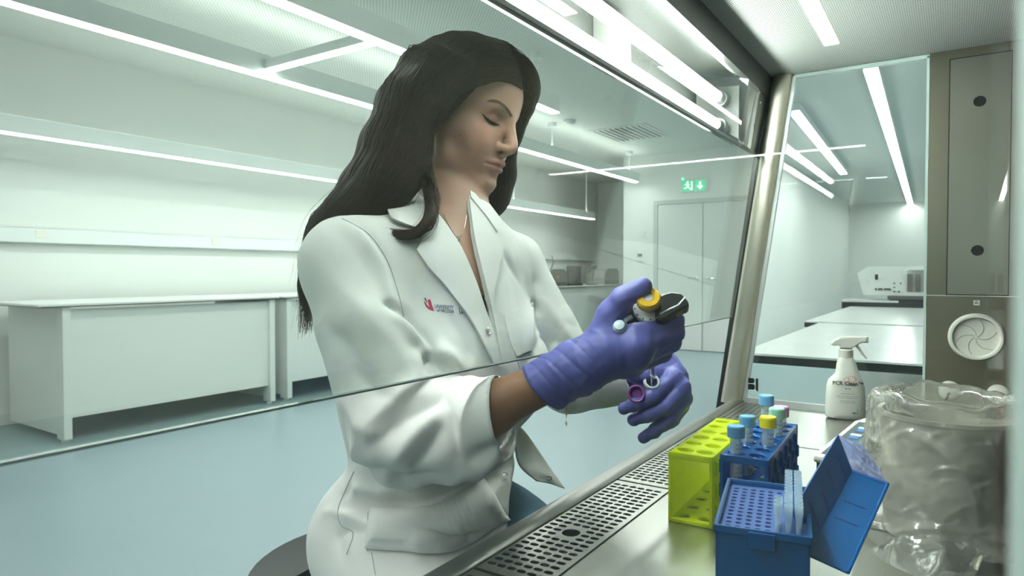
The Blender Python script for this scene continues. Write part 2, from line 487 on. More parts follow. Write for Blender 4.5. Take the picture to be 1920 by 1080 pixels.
strip((0.4, 3.82, 2.40), (9.0, 3.82, 2.40), 0.085, 0.13, 'long middle pendant LED strip passing behind her head toward the door')
strip((0.4, 5.00, 1.985), (10.0, 5.00, 1.985), 0.075, 0.11, 'low LED strip hung over the wall benches')
strip((2.80, 2.765, 2.43), (2.80, 3.775, 2.43), 0.07, 0.06, 'short cross LED strip joining two long pendant strips', False)
# ceiling strips seen through the far side window
strip(onz(1632, 128, 2.72), onz(1711, 396, 2.72) * V(1, 1, 0) + V(0, 0, 2.72), 0.11, 0.079, 'wide ceiling LED strip seen through the side window', False, name='ceiling_strip_lamp')
strip(onz(1488, 208, 2.72), onz(1582, 326, 2.72) * V(1, 1, 0) + V(0, 0, 2.72), 0.11, 0.079, 'second ceiling LED strip at the pillar edge of the side window', False, name='ceiling_strip_lamp')
# first two strips: behind the camera, seen only as reflections in the cabinet's glass
strip((-5.05, 0.74, 2.72), (-2.0, 0.74, 2.72), 0.11, 0.079, 'ceiling LED strip behind the cabinet, mirrored in its glass', False, name='ceiling_strip_lamp')
strip((-9.4, 0.95, 2.72), (-9.4, 5.6, 2.72), 0.10, 0.079, 'cross ceiling LED strip at the back of the lab, mirrored in glass', False, name='ceiling_strip_lamp')
strip((-6.0, -1.6, 2.72), (8.0, -1.6, 2.72), 0.11, 0.079, 'ceiling LED strip running behind the cabinet back', False, name='ceiling_strip_lamp')

strip((3.2, -2.6, 2.72), (18.0, -2.6, 2.72), 0.11, 0.079, 'added unseen ceiling LED strip brightening the room beyond the side window', False, name='ceiling_strip_lamp')  # extra fill strip, out of view, lifts the room past the window
# wall trunking rail
t = empty('wall_trunking', (0, Y_L, 1.385), 0, 'long pale cable trunking rail along the wall above the benches', 'trunking')
MB().box((-4, -0.07, -0.065), (11.3, 0, 0.055), bev=0.006).build('trunking_body', M['lamp_body'], t)
MB().box((-4, -0.075, 0.045), (11.3, -0.06, 0.06)).build('trunking_cover_edge', M['white'], t)
for x in (2.2, 3.6, 5.0, 9.6):
    MB().box((x - 0.04, -0.075, -0.03), (x + 0.04, -0.069, 0.03), bev=0.002).build('socket', M['offwhite'], t)
MB().tube(catmull([(9.7, -0.08, 0.0), (9.68, -0.12, -0.1), (9.55, -0.15, -0.25), (9.4, -0.2, -0.42)], 6), 0.009, 6).build('power_cable', M['grey_plastic'], t, True)

# benches along the wall
def bench(x0, x1, label, yf=4.74, yb=5.57, over=0.0):
    t = empty('lab_bench', (x0, yf, 0), 0, label, 'bench', 'white lab benches along the wall')
    L = x1 - x0; D = yb - yf
    MB().box((-0.04 - over, -0.02, 0.885), (L + 0.03, D, 0.90), bev=0.003).build('worktop', M['white'], t)
    MB().box((-0.04 - over, -0.018, 0.878), (L + 0.03, D, 0.886)).build('worktop_edge', M['edge'], t)
    for x in (0.0, L - 0.05):
        MB().box((x, 0.0, 0.0 + 0.02), (x + 0.05, 0.10, 0.878), bev=0.004).build('leg', M['white'], t)
        MB().lathe([(0, 0), (0.022, 0), (0.022, 0.02), (0, 0.02)], (x + 0.025, 0.05, 0), n=12).build('foot', M['offwhite'], t)
    MB().box((0.0, 0.10, 0.05), (0.02, D, 0.878)).build('side_panel', M['white'], t)
    MB().box((L - 0.02, 0.10, 0.05), (L, D, 0.878)).build('side_panel', M['white'], t)
    MB().box((0.05, 0.03, 0.155), (L - 0.05, 0.05, 0.86)).build('front_panel', M['white'], t)
    return t
bench(1.96, 3.56, 'white lab bench, nearest one fully in view behind her shoulder', over=0.10)
bench(3.68, 5.28, 'white lab bench half hidden behind her sleeve')
bench(5.40, 7.00, 'white lab bench entirely behind her back, along the wall')
bench(7.12, 7.96, 'short white lab bench hidden behind her far arm')
b4 = bench(8.05, 11.2, 'far lab bench carrying the grey desk scanners')
t = empty('side_table', (0.2, 4.25, 0), 0, 'white lab table cut off by the picture edge, with rounded bar end', 'table')
MB().box((0, 0, 0.70), (1.25, 0.5, 0.78), bev=0.012).build('tabletop', M['white_gloss'], t)
MB().box((0.0, 0.06, 0.10), (0.95, 0.5, 0.70), bev=0.004).build('cabinet_body', M['white'], t)
MB().box((0.0, 0.03, 0.08), (0.9, 0.06, 0.34), bev=0.004).build('drawer', M['white'], t)
MB().box((0.02, 0.08, 0), (0.9, 0.46, 0.10)).build('plinth', M['grey_plastic'], t)

# devices on the far bench
def lump(name, x, y, w, d, h, label, cat, mtl):
    t = empty(name, (x, y, 0.90), 0, label, cat)
    pr = [(-w / 2, 0, 0), (w / 2, 0, 0), (w / 2, 0, h * 0.8), (w * 0.35, 0, h), (-w * 0.2, 0, h), (-w * 0.42, 0, h * 0.82), (-w / 2, 0, h * 0.4)]
    MB().prism([V(*p) for p in pr], (0, d, 0)).build('housing', mtl, t)
    MB().lathe([(0, 0), (0.022, 0), (0.02, 0.006), (0, 0.006)], (0, 0, h * 0.55), (0, -1, 0), 12).build('orange_lamp', M['orange'], t)
    MB().box((-w * 0.42, -0.006, h * 0.1), (w * 0.42, 0, h * 0.25)).build('lower_trim', M['black'], t)
    return t
M['orange'] = mat('orange button', (0.75, 0.28, 0.06), 0.4)
M['taupe'] = mat('dark taupe plastic', (0.13, 0.125, 0.12), 0.5)
M['taupe2'] = mat('grey taupe plastic', (0.20, 0.19, 0.175), 0.5)
lump('label_printer', 8.42, 4.78, 0.56, 0.34, 0.25, 'dark grey label printer with orange button next to the square monitor', 'printer', M['taupe'])
t = empty('desk_monitor', (9.02, 4.80, 0.90), -0.1, 'small square grey monitor between the two printers', 'monitor')
MB().box((-0.17, 0, 0.03), (0.10, 0.06, 0.30), bev=0.006).build('screen_panel', M['grey_plastic'], t)
MB().box((0.02, 0.03, 0.03), (0.20, 0.20, 0.31), bev=0.02).build('tower_body', M['taupe'], t)
MB().box((-0.17, 0.0, 0), (0.2, 0.2, 0.03), bev=0.005).build('base', M['black'], t)
t = empty('barcode_scanner', (9.66, 4.85, 0.90), 0, 'handheld barcode scanner resting in its black stand', 'scanner')
MB().lathe([(0, 0), (0.10, 0), (0.09, 0.02), (0.02, 0.03), (0, 0.03)], n=16).build('stand_base', M['black'], t, True)
MB().tube(catmull([(0, 0, 0.02), (0.02, 0, 0.12), (0.05, 0, 0.22), (0.06, 0, 0.27)], 5), 0.012, 8).build('gooseneck', M['grey_plastic'], t, True)
MB().tube([(-0.11, 0, 0.20), (-0.04, 0, 0.27), (0.06, 0, 0.30), (0.12, 0, 0.28)], [0.02, 0.025, 0.04, 0.03], 10).build('scanner_head', M['taupe'], t, True)
lump('label_printer', 10.30, 4.80, 0.58, 0.34, 0.27, 'lighter grey label printer with orange button at the right end of the bench', 'printer', M['taupe2'])

# tables behind the side window
def table(x0, x1, y0, y1, z, label, panel=True, edge=0.03):
    t = empty('lab_table', (x0, y0, 0), 0, label, 'table', 'white tables seen through the side window')
    MB().box((0, 0, z - 0.006), (x1 - x0, y1 - y0, z)).build('tabletop', M['white_gloss'], t)
    MB().box((0, 0, z - edge), (x1 - x0, y1 - y0, z - 0.006)).build('tabletop_edge', M['edge'], t)
    for y in (0.15, 0.75):
        MB().box((0.12, y, 0.02), (x1 - x0 - 0.12, y + 0.06, z - edge)).build('leg', M['white'], t)
        MB().box((0.08, y - 0.03, 0.0), (x1 - x0 - 0.08, y + 0.09, 0.02)).build('foot', M['white'], t)
M['panel_blue'] = mat('pale blue panel', (0.76, 0.90, 0.95), 0.45)
table(2.13, 3.60, -1.2, 0.555, 0.85, 'closest white table behind the side window with dark front edge')
table(3.68, 5.50, -1.2, 0.635, 0.85, 'second white table behind the side window, past the spray bottle', False)
t = empty('instrument_tray', (5.62, -0.05, 0.86), 0, 'low dark instrument tray under the white analyser', 'tray')
MB().box((-0.06, -0.4, -0.86), (0.5, 0.75, -0.03)).build('tray_stand', M['white'], t)
MB().box((-0.06, -0.4, -0.03), (0.5, 0.75, 0.02), bev=0.004).build('tray_lower', M['edge'], t)
MB().box((-0.04, 0.38, 0.02), (0.25, 0.75, 0.035)).build('glass_plate', M['white_gloss'], t)
MB().box((-0.05, -0.4, 0.045), (0.5, 0.45, 0.07), bev=0.004).build('tray_upper', M['grey_plastic'], t)
MB().box((-0.03, -0.38, 0.018), (0.48, 0.44, 0.047)).build('tray_core', M['edge'], t)
t = empty('analyser', (5.62, 0.06, 0.931), 0, 'white benchtop analyser with vent slots seen behind the side window', 'machine')
MB().prism([V(0, -0.5, 0), V(0, 0.50, 0), V(0.02, 0.545, 0.165), V(0.05, 0.475, 0.215), V(0.05, -0.5, 0.222)], (0.45, 0, 0)).build('housing', M['white'], t)
MB().box((-0.012, -0.5, 0.186), (0.06, 0.21, 0.200), bev=0.004).tube([(-0.006, 0.21, 0.193), (-0.006, 0.232, 0.180), (-0.006, 0.236, 0.150)], 0.008, 8).build('grab_handle', M['lamp_body'], t)
MB().box((-0.004, 0.405, 0.115), (0.004, 0.425, 0.155)).build('power_switch', M['black'], t)
for k in range(3):
    y0 = 0.185 - k * 0.050
    g = MB().box((-0.003, y0, 0.030), (0.003, y0 + 0.034, 0.158)).build('vent_panel', M['grey_plastic'], t)
    q = MB()
    for j in range(10):
        q.box((-0.005, y0 + 0.001, 0.034 + j * 0.0125), (-0.002, y0 + 0.033, 0.039 + j * 0.0125))
    q.build('vent_slats', M['taupe2'], g)['kind'] = 'stuff'
q = MB()
for k, (ya, wd) in enumerate(((0.425, 0.012), (0.405, 0.030), (0.365, 0.042))):
    q.box((-0.003, ya - wd, 0.040), (0.003, ya, 0.052))
q.build('maker_lettering', M['black'], t)['kind'] = 'stuff'
for y, z in ((0.30, 0.090), (0.26, 0.090), (0.30, 0.060), (0.27, 0.030), (0.30, 0.030)):
    MB().lathe([(0, 0), (0.007, 0), (0.006, 0.006), (0, 0.006)], (0.0, y, z), (-1, 0, 0), 10).build('screw', M['grey_plastic'], t)
# ------------------------------------------------------------------ the biosafety cabinet
ZW = 0.764; XF = 1.77; XN = 0.09; ZT = 1.59
def y_in(z): return 0.449 - (z - ZW) * 0.141          # front edge of the side windows
def y_sash(z): return 0.512 - (z - ZW) * 0.149        # plane of the sliding sash
cab = empty('biosafety_cabinet', (0, 0, 0), 0, 'stainless steel biosafety cabinet with glass sash around the gloved hands', 'cabinet')
# work surface in three trays, back wall, ceiling
for k in range(3):
    x0 = 0.604 - 0.002 + k * 0.385 if k else XN
    x1 = 0.983 + k * 0.386
    MB().box((x0, -0.22, ZW - 0.02), (min(x1, XF) - 0.003, 0.3585, ZW), bev=0.0012).build('work_tray', M['steel_top'], cab)
MB().box((XN, -0.235, ZW - 0.03), (XF + 0.02, -0.22, ZT + 0.02)).build('back_wall', M['steel'], cab)
MB().box((XN - 0.02, -0.22, ZT), (XF + 0.02, 0.46, ZT + 0.006)).build('diffuser_ceiling', M['perf_steel'], cab)
MB().box((XN - 0.02, -0.235, ZT + 0.006), (XF + 0.02, 0.56, ZT + 0.33)).build('top_housing', M['near_paint'], cab)
M['trough'] = mat('dull steel trough', (0.10, 0.10, 0.09), 0.5, 0.3)
# trough under the grilles and the underside
MB().box((XN, 0.345, ZW - 0.075), (XF, 0.47, ZW - 0.07)).box((XN, 0.463, ZW - 0.075), (XF, 0.468, ZW - 0.004)).box((XN, 0.345, ZW - 0.075), (XF, 0.35, ZW - 0.004)).build('air_trough', M['trough'], cab)
MB().box((XN - 0.03, -0.24, ZW - 0.12), (XF + 0.03, 0.475, ZW - 0.076), bev=0.004).build('base_body', M['near_paint'], cab)
for x in (XN + 0.02, XF - 0.07):
    for y in (-0.2, 0.30):
        MB().box((x, y, 0), (x + 0.05, y + 0.05, ZW - 0.12)).build('leg', M['near_paint'], cab)
# rolled front sill
prof = [(0.449, -0.004), (0.450, 0.0025), (0.4525, 0.0045), (0.477, 0.0045), (0.4815, 0.003), (0.4845, -0.002), (0.485, -0.016), (0.483, -0.10), (0.468, -0.10), (0.449, -0.02)]
MB().prism([V(XN, y, ZW + z) for y, z in prof], (XF - XN, 0, 0)).build('front_sill', M['steel_sill'], cab, True, 40)
# perforated front grilles: every slot is a real opening
for k in range(4):
    gx0 = 0.604 + 0.387 * (k - 1); gx1 = gx0 + 0.381
    if k == 0: gx0 = XN + 0.03
    if k == 3: gx1 = XF - 0.008
    g = MB(); ny = 6; px_ = 0.0143; n = int((gx1 - gx0 - 0.012) / px_); x_s = gx0 + ((gx1 - gx0) - n * px_) / 2
    y_s = 0.366; py_ = (0.4465 - y_s) / ny
    for i in range(n):
        for j in range(ny):
            hole = abs(i - n // 2 + 3) <= 1 and 2 <= j <= 3 and k != 0
            cx = x_s + (i + 0.5) * px_; cy = y_s + (j + 0.5) * py_
            if hole:
                continue
            g.holed((cx, cy, ZW + 0.001), (1, 0, 0), (0, 1, 0), px_ / 2, py_ / 2, 0.0042, 0.0058, 0.0015)
    if k != 0:
        cx = x_s + (n // 2 - 3 + 0.5) * px_; cy = y_s + 3 * py_
        g.holed((cx, cy, ZW + 0.001), (1, 0, 0), (0, 1, 0), 1.5 * px_, py_, 0.0125, 0.0115, 0.0015, n=8)
    # solid rim
    xe = x_s + n * px_; ye = 0.4465
    for (a0, b0, a1, b1) in ((gx0, 0.3600, gx1, y_s), (gx0, ye, gx1, 0.4485), (gx0, y_s, x_s, ye), (xe, y_s, gx1, ye)):
        g.box((a0, b0, ZW - 0.001), (a1, b1, ZW + 0.001))
    g.build('grille_panel', M['steel_top'], cab)

# side walls: glass window in front, steel panel behind
def side(xf, sgn, ywin, zwb=0.792, ztop=1.582):
    o = MB()
    Pg = [V(xf, ywin, zwb - 0.012), V(xf, y_in(zwb) , zwb - 0.012), V(xf, y_in(ztop), ztop), V(xf, ywin, ztop)]
    gl = MB().prism(Pg, (0.006 * sgn, 0, 0)).build('side_window', M['side_glass'], cab)
    return gl
gw = side(XF, 1, 0.056, 0.778)
# pale bright edges of the far window
def bar(a, b, w, t, mtl, name, parent):
    a = np.asarray(a, float); b = np.asarray(b, float); d = nrm(b - a); s = nrm(np.cross(d, V(1, 0, 0)))
    return MB().prism([a - s * w / 2, a + s * w / 2, b + s * w / 2, b - s * w / 2], (t, 0, 0)).build(name, mtl, parent)
bar((XF - 0.003, y_in(0.77), 0.768), (XF - 0.003, y_in(1.585), 1.585), 0.009, 0.012, M['lamp_body'], 'window_seal', gw)
bar((XF - 0.002, 0.053, 0.768), (XF - 0.002, 0.053, 1.585), 0.005, 0.010, M['glass_edge'], 'window_seal', gw)
bar((XF - 0.004, 0.05, 0.770), (XF - 0.004, y_in(0.77), 0.770), 0.014, 0.012, M['white'], 'window_seal', gw)
bar((XF - 0.002, 0.05, 1.584), (XF - 0.002, y_in(1.584), 1.584), 0.008, 0.010, M['glass_edge'], 'window_seal', gw)
# logo printed on the window: a B joined to an upright bar
lc = onx(1412, 720, XF - 0.0035)
def L2(y, z): return V(XF - 0.0030, lc[1] - y, lc[2] + z)
lg = MB()
def lobe(z0, z1, w):
    pts = [(-0.0125, z1), (w - 0.004, z1)] + [(w - 0.004 + 0.004 * math.sin(t), (z0 + z1) / 2 + (z1 - z0) / 2 * math.cos(t)) for t in np.linspace(0.2, PI - 0.2, 7)] + [(w - 0.004, z0), (-0.0125, z0)]
    return [L2(a, b) for a, b in pts]
lg.prism(lobe(0.0014, 0.0150, 0.0035), (0.0006, 0, 0)).prism(lobe(-0.0150, -0.0006, 0.0045), (0.0006, 0, 0))
lg.prism([L2(0.0062, 0.0150), L2(0.0125, 0.0150), L2(0.0125, -0.0195), L2(0.0090, -0.0160), L2(0.0062, -0.0150)], (0.0006, 0, 0))
lg.build('window_logo', M['black'], gw)
# pillar between window and sash: rounded steel
def pillar(xf, sg):
    pl = MB(); vs = []; n = 10; zs = (ZW - 0.004, ZT)
    for z in zs:
        y0 = y_in(z) + 0.004; y1 = y_sash(z) - 0.004
        for i in range(n + 1):
            a = PI * i / n
            vs.append(V(xf - sg * 0.016 * math.sin(a) ** 0.7, (y0 + y1) / 2 - (y1 - y0) / 2 * math.cos(a), z))
        vs += [V(xf + sg * 0.03, y1, z), V(xf + sg * 0.03, y0, z)]
    N = n + 3
    pl.add(vs, [(i, (i + 1) % N, N + (i + 1) % N, N + i) for i in range(N)] + [tuple(reversed(range(N))), tuple(range(N, 2 * N))])
    return pl.build('corner_pillar', M['steel_v'], cab, True, 50)
pillar(XF, 1); pillar(XN, -1)
MB().prism([V(XF - 0.004, y_sash(ZW) - 0.006, ZW - 0.05), V(XF - 0.004, y_sash(ZW) + 0.012, ZW - 0.05), V(XF - 0.004, y_sash(ZT) + 0.012, ZT), V(XF - 0.004, y_sash(ZT) - 0.006, ZT)], (0.02, 0, 0)).build('sash_track', M['black'], cab)
# rear steel part of the far side wall with its cover plate, port and knobs
MB().box((XF, -0.22, ZW), (XF + 0.02, 0.050, 1.048)).build('side_panel', M['steel'], cab)
MB().box((XF, -0.22, 1.0495), (XF + 0.02, 0.050, ZT)).build('side_panel', M['steel'], cab)
cp = MB(); yc = -0.043; hw = 0.054
zs = [1.052, 1.148 + 0.075, 1.47 - 0.07, 1.568]
for (z0, z1, hz) in ((1.052, 1.244, 1.148), (1.372, 1.568, 1.470)):
    cp.holed((XF - 0.0035, yc, (z0 + z1) / 2), (0, -1, 0), (0, 0, 1), hw, (z1 - z0) / 2, 0.0115, 0.0115, 0.0032, n=8, nd=(-1, 0, 0))
cp.box((XF - 0.0035, yc - hw, 1.244), (XF - 0.0005, yc + hw, 1.372))
cpl = cp.build('cover_plate', M['steel_plate'] if 'steel_plate' in M else M['steel'], cab)
MB().box((XF - 0.0012, yc - hw - 0.0022, 1.0495), (XF - 0.0004, yc + hw + 0.0022, 1.5705)).build('cover_joint', M['black'], cpl)
port = MB().lathe([(0, 0.004), (0.041, 0.004), (0.042, 0.008), (0.044, 0.014), (0.048, 0.014), (0.0515, 0.009), (0.052, 0.0)], (XF, -0.043, 0.959), (-1, 0, 0), 40).build('service_port', M['offwhite'], cab, True, 50)
for k in range(6):
    a0 = 2 * PI * k / 6 + 0.45; pts = []
    for i in range(9):
        r = 0.003 + 0.036 * i / 8; a = a0 + 0.95 * (i / 8) ** 1.1
        pts.append((XF - 0.0045, -0.043 - r * math.cos(a), 0.959 + r * math.sin(a)))
    MB().tube(pts, 0.0004, 5).build('petal_slit', M['grey_plastic'], port)
for y in (0.004, -0.084):
    MB().lathe([(0.0, 0.022), (0.012, 0.022), (0.019, 0.018), (0.021, 0.010), (0.021, 0.0)], (XF, y, 0.838), (-1, 0, 0), 24).build('round_knob', M['offwhite'], cab, True, 50)
st = MB().box((XF - 0.001, -0.0485, 1.0285), (XF - 0.0002, -0.0375, 1.0395)).build('symbol_sticker', M['white_gloss'], cab)
sy = MB().tube([(XF - 0.0012, -0.0475, 1.0340), (XF - 0.0012, -0.0385, 1.0340)], 0.0004, 5)
sy.tube([(XF - 0.0012, -0.043 + 0.0022 * math.cos(a), 1.0348 + 0.0022 * math.sin(a)) for a in np.linspace(0, 2 * PI, 13)], 0.0005, 5)
sy.tube([(XF - 0.0012, -0.0462, 1.0305), (XF - 0.0012, -0.0445, 1.0335)], 0.0004, 5).tube([(XF - 0.0012, -0.0398, 1.0305), (XF - 0.0012, -0.0415, 1.0335)], 0.0004, 5).tube([(XF - 0.0012, -0.0445, 1.0382), (XF - 0.0012, -0.0415, 1.0382)], 0.0004, 5)
sy.build('sticker_symbol', M['black'], st)

# near side: pane just in front of the camera and the painted panel beside it
MB().prism([V(XN, -0.004, ZW), V(XN, y_in(ZW), ZW), V(XN, y_in(ZT), ZT), V(XN, -0.004, ZT)], (0.005, 0, 0)).build('side_window', M['side_glass'], cab)
MB().box((XN - 0.02, -0.22, ZW - 0.05), (XN + 0.015, -0.0062, ZT + 0.02), bev=0.003).build('near_side_panel', M['near_paint'], cab)

# sliding sash
zb, zt = 0.985, 1.538
SP = [V(XN + 0.005, y_sash(zb) - 0.003, zb), V(XN + 0.005, y_sash(zb) + 0.003, zb), V(XN + 0.005, y_sash(zt) + 0.003, zt), V(XN + 0.005, y_sash(zt) - 0.003, zt)]
sa = MB().prism(SP, (XF - 0.012 - XN, 0, 0)).build('sash', M['sash'], cab)
MB().box((XN + 0.005, y_sash(zb) - 0.0032, zb - 0.0015), (XF - 0.007, y_sash(zb) + 0.0032, zb + 0.0005)).build('sash_edge', M['glass_edge_d'] if 'glass_edge_d' in M else M['glass_edge'], sa)
M['socket'] = mat('grey lamp socket', (0.22, 0.23, 0.21), 0.4)
M['ballast'] = mat('grey ballast box', (0.12, 0.12, 0.11), 0.5)
# lamp housing outside the sash
ze = 1.400; ye = y_sash(ze)
lh = MB()
lh.box((XN, 0.553, ze + 0.093), (XF + 0.02, 0.56, ZT + 0.01))

lh.box((XN, y_sash(ZT) + 0.01, ZT + 0.002), (XF + 0.02, 0.56, ZT + 0.005))
lh.prism([V(XF - 0.07, ye + 0.02, ze + 0.012), V(XF - 0.07, 0.553, ze + 0.095), V(XF - 0.07, 0.553, ZT), V(XF - 0.07, ye - 0.02, ZT)], (0.004, 0, 0))
lh.prism([V(XF - 0.07, y_sash(ze) + 0.004, ze), V(XF - 0.07, y_sash(ze) + 0.012, ze), V(XF - 0.07, y_sash(ZT) + 0.012, ZT), V(XF - 0.07, y_sash(ZT) + 0.004, ZT)], (0.07, 0, 0))
lh.prism([V(XN, 0.488, 1.4342), V(XN, 0.560, 1.4935), V(XN, 0.560, 1.497), V(XN, 0.488, 1.4377)], (XF + 0.02 - XN, 0, 0))  # added baffle, sized to limit the tubes' light on the woman
lh.prism([V(XN, y_sash(1.54) - 0.004, 1.54), V(XN, y_sash(1.54) + 0.010, 1.54), V(XN, y_sash(ZT) + 0.010, ZT + 0.003), V(XN, y_sash(ZT) - 0.004, ZT + 0.003)], (XF - 0.004 - XN, 0, 0))
lho = lh.build('lamp_housing', M['steel_dark'], cab)
MB().box((XN, ye + 0.002, ze - 0.005), (XF - 0.003, ye + 0.009, ze + 0.004), bev=0.002).build('housing_lip', M['lip'], lho)
MB().box((1.10, 0.520, 1.475), (1.20, 0.553, 1.58), bev=0.003).build('ballast_box', M['ballast'], lho)
for z, x1 in ((1.455, 1.605), (1.523, 1.615)):
    tb = MB().lathe([(0, 0), (0.0128, 0), (0.0128, x1 - XN - 0.05), (0, x1 - XN - 0.05)], (XN + 0.05, 0.480, z), (1, 0, 0), 16).build('fluorescent_tube', M['tube'], cab, True, 40)
    MB().lathe([(0.0150, 0), (0.0155, 0.002), (0.0155, 0.022), (0.019, 0.024), (0.020, 0.045), (0.017, 0.050), (0, 0.050)], (x1, 0.480, z), (1, 0, 0), 18).build('tube_socket', M['socket'], tb, True, 40)
MB().prism([V(1.664, 0.440, 1.425), V(1.664, 0.545, 1.495), V(1.664, 0.545, 1.560), V(1.664, 0.440, 1.555)], (0.004, 0, 0)).build('socket_plate', M['lip'], lho)
for (x, z) in ((1.70, 1.50), (1.70, 1.54), (1.695, 1.46), (1.715, 1.43), (1.70, 1.57), (1.60, 1.575), (1.72, 1.52), (1.62, 1.56)):
    MB().lathe([(0, 0.003), (0.003, 0.0025), (0.0038, 0)], (x, y_sash(z) + 0.004, z), (0, -1, -0.15), 10).build('rivet', M['chrome'], lho, True)
# ------------------------------------------------------------------ things on the work surface
def text_mesh(s, size=1.0, bold=False, res=2):
    c = bpy.data.curves.new('lettering', 'FONT')
    c.body = s; c.size = size; c.resolution_u = res; c.fill_mode = 'BOTH'; c.offset = 0.022 * size if bold else 0.0
    o = bpy.data.objects.new('lettering', c)
    dg = bpy.context.evaluated_depsgraph_get()
    COL.objects.link(o); dg.update()
    me = bpy.data.meshes.new_from_object(o.evaluated_get(dg))
    vs = np.array([q.co[:] for q in me.vertices]).reshape(-1, 3); fs = [tuple(p.vertices) for p in me.polygons]
    bpy.data.objects.remove(o); bpy.data.curves.remove(c); bpy.data.meshes.remove(me)
    return vs, fs
def text_flat(name, s, size, org, ex, ey, mtl, parent, bold=False, th=0.0003, center=False, squeeze=1.0):
    """flat lettering lying on a plane spanned by ex, ey"""
    vs, fs = text_mesh(s, size, bold)
    if center: vs[:, 0] -= (vs[:, 0].min() + vs[:, 0].max()) / 2
    vs[:, 0] *= squeeze
    ex = nrm(ex); ey = nrm(ey); n = nrm(np.cross(ex, ey))
    P = np.asarray(org) + vs[:, :1] * ex + vs[:, 1:2] * ey + n * th
    return mesh_obj(name, P, fs, mtl, parent)

M['yellow_rack'] = plastic('fluorescent yellow plastic', (0.84, 0.90, 0.02), 0.50, 0.35, 0.10, (0.92, 1.0, 0.06))
M['blue_rack'] = plastic('translucent blue plastic', (0.0, 0.125, 0.42), 0.30, 0.22, 0.12, (0.01, 0.26, 0.75))
M['blue_box'] = plastic('blue polypropylene', (0.0, 0.095, 0.31), 0.25, 0.38, 0.0, (0.0, 0.20, 0.56))
M['deck'] = mat('lilac blue tip deck', (0.070, 0.125, 0.33), 0.75, spec=0.15)
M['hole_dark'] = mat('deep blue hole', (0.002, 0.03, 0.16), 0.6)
M['tube_clear'] = plastic('clear tube plastic', (0.80, 0.85, 0.86), 0.2, 0.15, 0.72, (0.93, 0.97, 0.98))
M['tip_clear'] = plastic('frosted tip plastic', (0.50, 0.64, 0.78), 0.35, 0.2, 0.45, (0.9, 0.96, 1.0))
M['tip_white'] = mat('white filter', (0.82, 0.85, 0.86), 0.6)
M['cap_blue'] = mat('light blue screw cap', (0.16, 0.42, 0.72), 0.35)
M['cap_yellow'] = mat('yellow screw cap', (0.85, 0.72, 0.02), 0.35)
M['cap_mint'] = mat('mint screw cap', (0.38, 0.72, 0.55), 0.35)
M['cap_pink'] = mat('pink screw cap', (0.68, 0.36, 0.66), 0.35)
M['ink'] = mat('black ink', (0.02, 0.02, 0.025), 0.6)
M['label_white'] = mat('white paper label', (0.75, 0.78, 0.78), 0.6)

def rack(name, label, org, rz, W, Lg, H, mtl, nrow, ncol, hr, ribs, two_tier):
    """open-ended tube rack: perforated top, shelf and foot, two long side walls, ribs outside. x along, y across, z up"""
    t = empty(name, org, rz, label, 'rack')
    px_ = Lg / nrow; py_ = (W - 0.004) / ncol
    def plate(nm, z, r, th):
        m = MB()
        for i in range(nrow):
            for j in range(ncol):
                sh = 0.0
                m.holed(((i + 0.5) * px_, 0.002 + (j + 0.5) * py_, z), (1, 0, 0), (0, 1, 0), px_ / 2, py_ / 2, r, r, th, n=5)
                m.holed(((i + 0.5) * px_, 0.002 + (j + 0.5) * py_, z - th), (0, 1, 0), (1, 0, 0), py_ / 2, px_ / 2, r, r, 0.0, n=5)
                # raised collar
                if nm == 'top_plate':
                    c = ((i + 0.5) * px_, 0.002 + (j + 0.5) * py_, z)
                    m.lathe([(r, 0), (r + 0.0012, 0.0012), (r + 0.0022, 0)], c, (0, 0, 1), 20)
        m.box((-0.0005, 0, z - th), (0.0, W, z)).box((Lg, 0, z - th), (Lg + 0.0005, W, z))
        return m.build(nm, mtl, t)
    plate('top_plate', H, hr, 0.003)
    plate('foot_plate', 0.0035, hr * 0.85, 0.003)
    if two_tier:
        plate('middle_shelf', H * 0.55, hr, 0.002)
    for y0, s in ((0.0, -1), (W - 0.0022, 1)):
        sw = MB().box((0, y0, 0.0), (Lg, y0 + 0.0022, H), bev=0.0006).build('side_wall', mtl, t)
        nr = ribs
        for k in range(nr):
            x = (k + 0.5) * Lg / nr; yo = y0 if s < 0 else y0 + 0.0022
            for r_ in range(3):
                zc = H * (0.18 + 0.32 * r_) + (0.012 if k % 2 else 0.0)
                if zc > H - 0.012: continue
                m = MB().tube([(x, yo, zc - 0.011), (x, yo + s * 0.0018, zc - 0.008), (x, yo + s * 0.0018, zc + 0.008), (x, yo, zc + 0.011)], [0.0008, 0.0024, 0.0024, 0.0008], 8)
                m.build('outer_rib', mtl, sw, True)
    # rims at the open ends
    for x in (0.0, Lg):
        m = MB()
        for y in (-0.0005, W - 0.0035): m.box((x - 0.0018, y, 0), (x + 0.0018, y + 0.004, H + 0.001), bev=0.0006)
        m.box((x - 0.0018, 0, H - 0.008), (x + 0.0018, W, H + 0.001), bev=0.0006).box((x - 0.0018, 0, 0), (x + 0.0018, W, 0.005), bev=0.0006)
        m.build('end_rim', mtl, t)
    return t
rzY = 0.033
yr = rack('tube_rack', 'fluorescent yellow empty tube rack beside the grille', (0.866, 0.2592, ZW + 0.0005), rzY, 0.058, 0.240, 0.0935, M['yellow_rack'], 6, 2, 0.0105, 9, False)
br = rack('tube_rack', 'deep blue tube rack holding the capped tubes', (0.872, 0.1915, ZW + 0.0005), 0.033, 0.0585, 0.232, 0.0985, M['blue_rack'], 7, 2, 0.0098, 12, True)
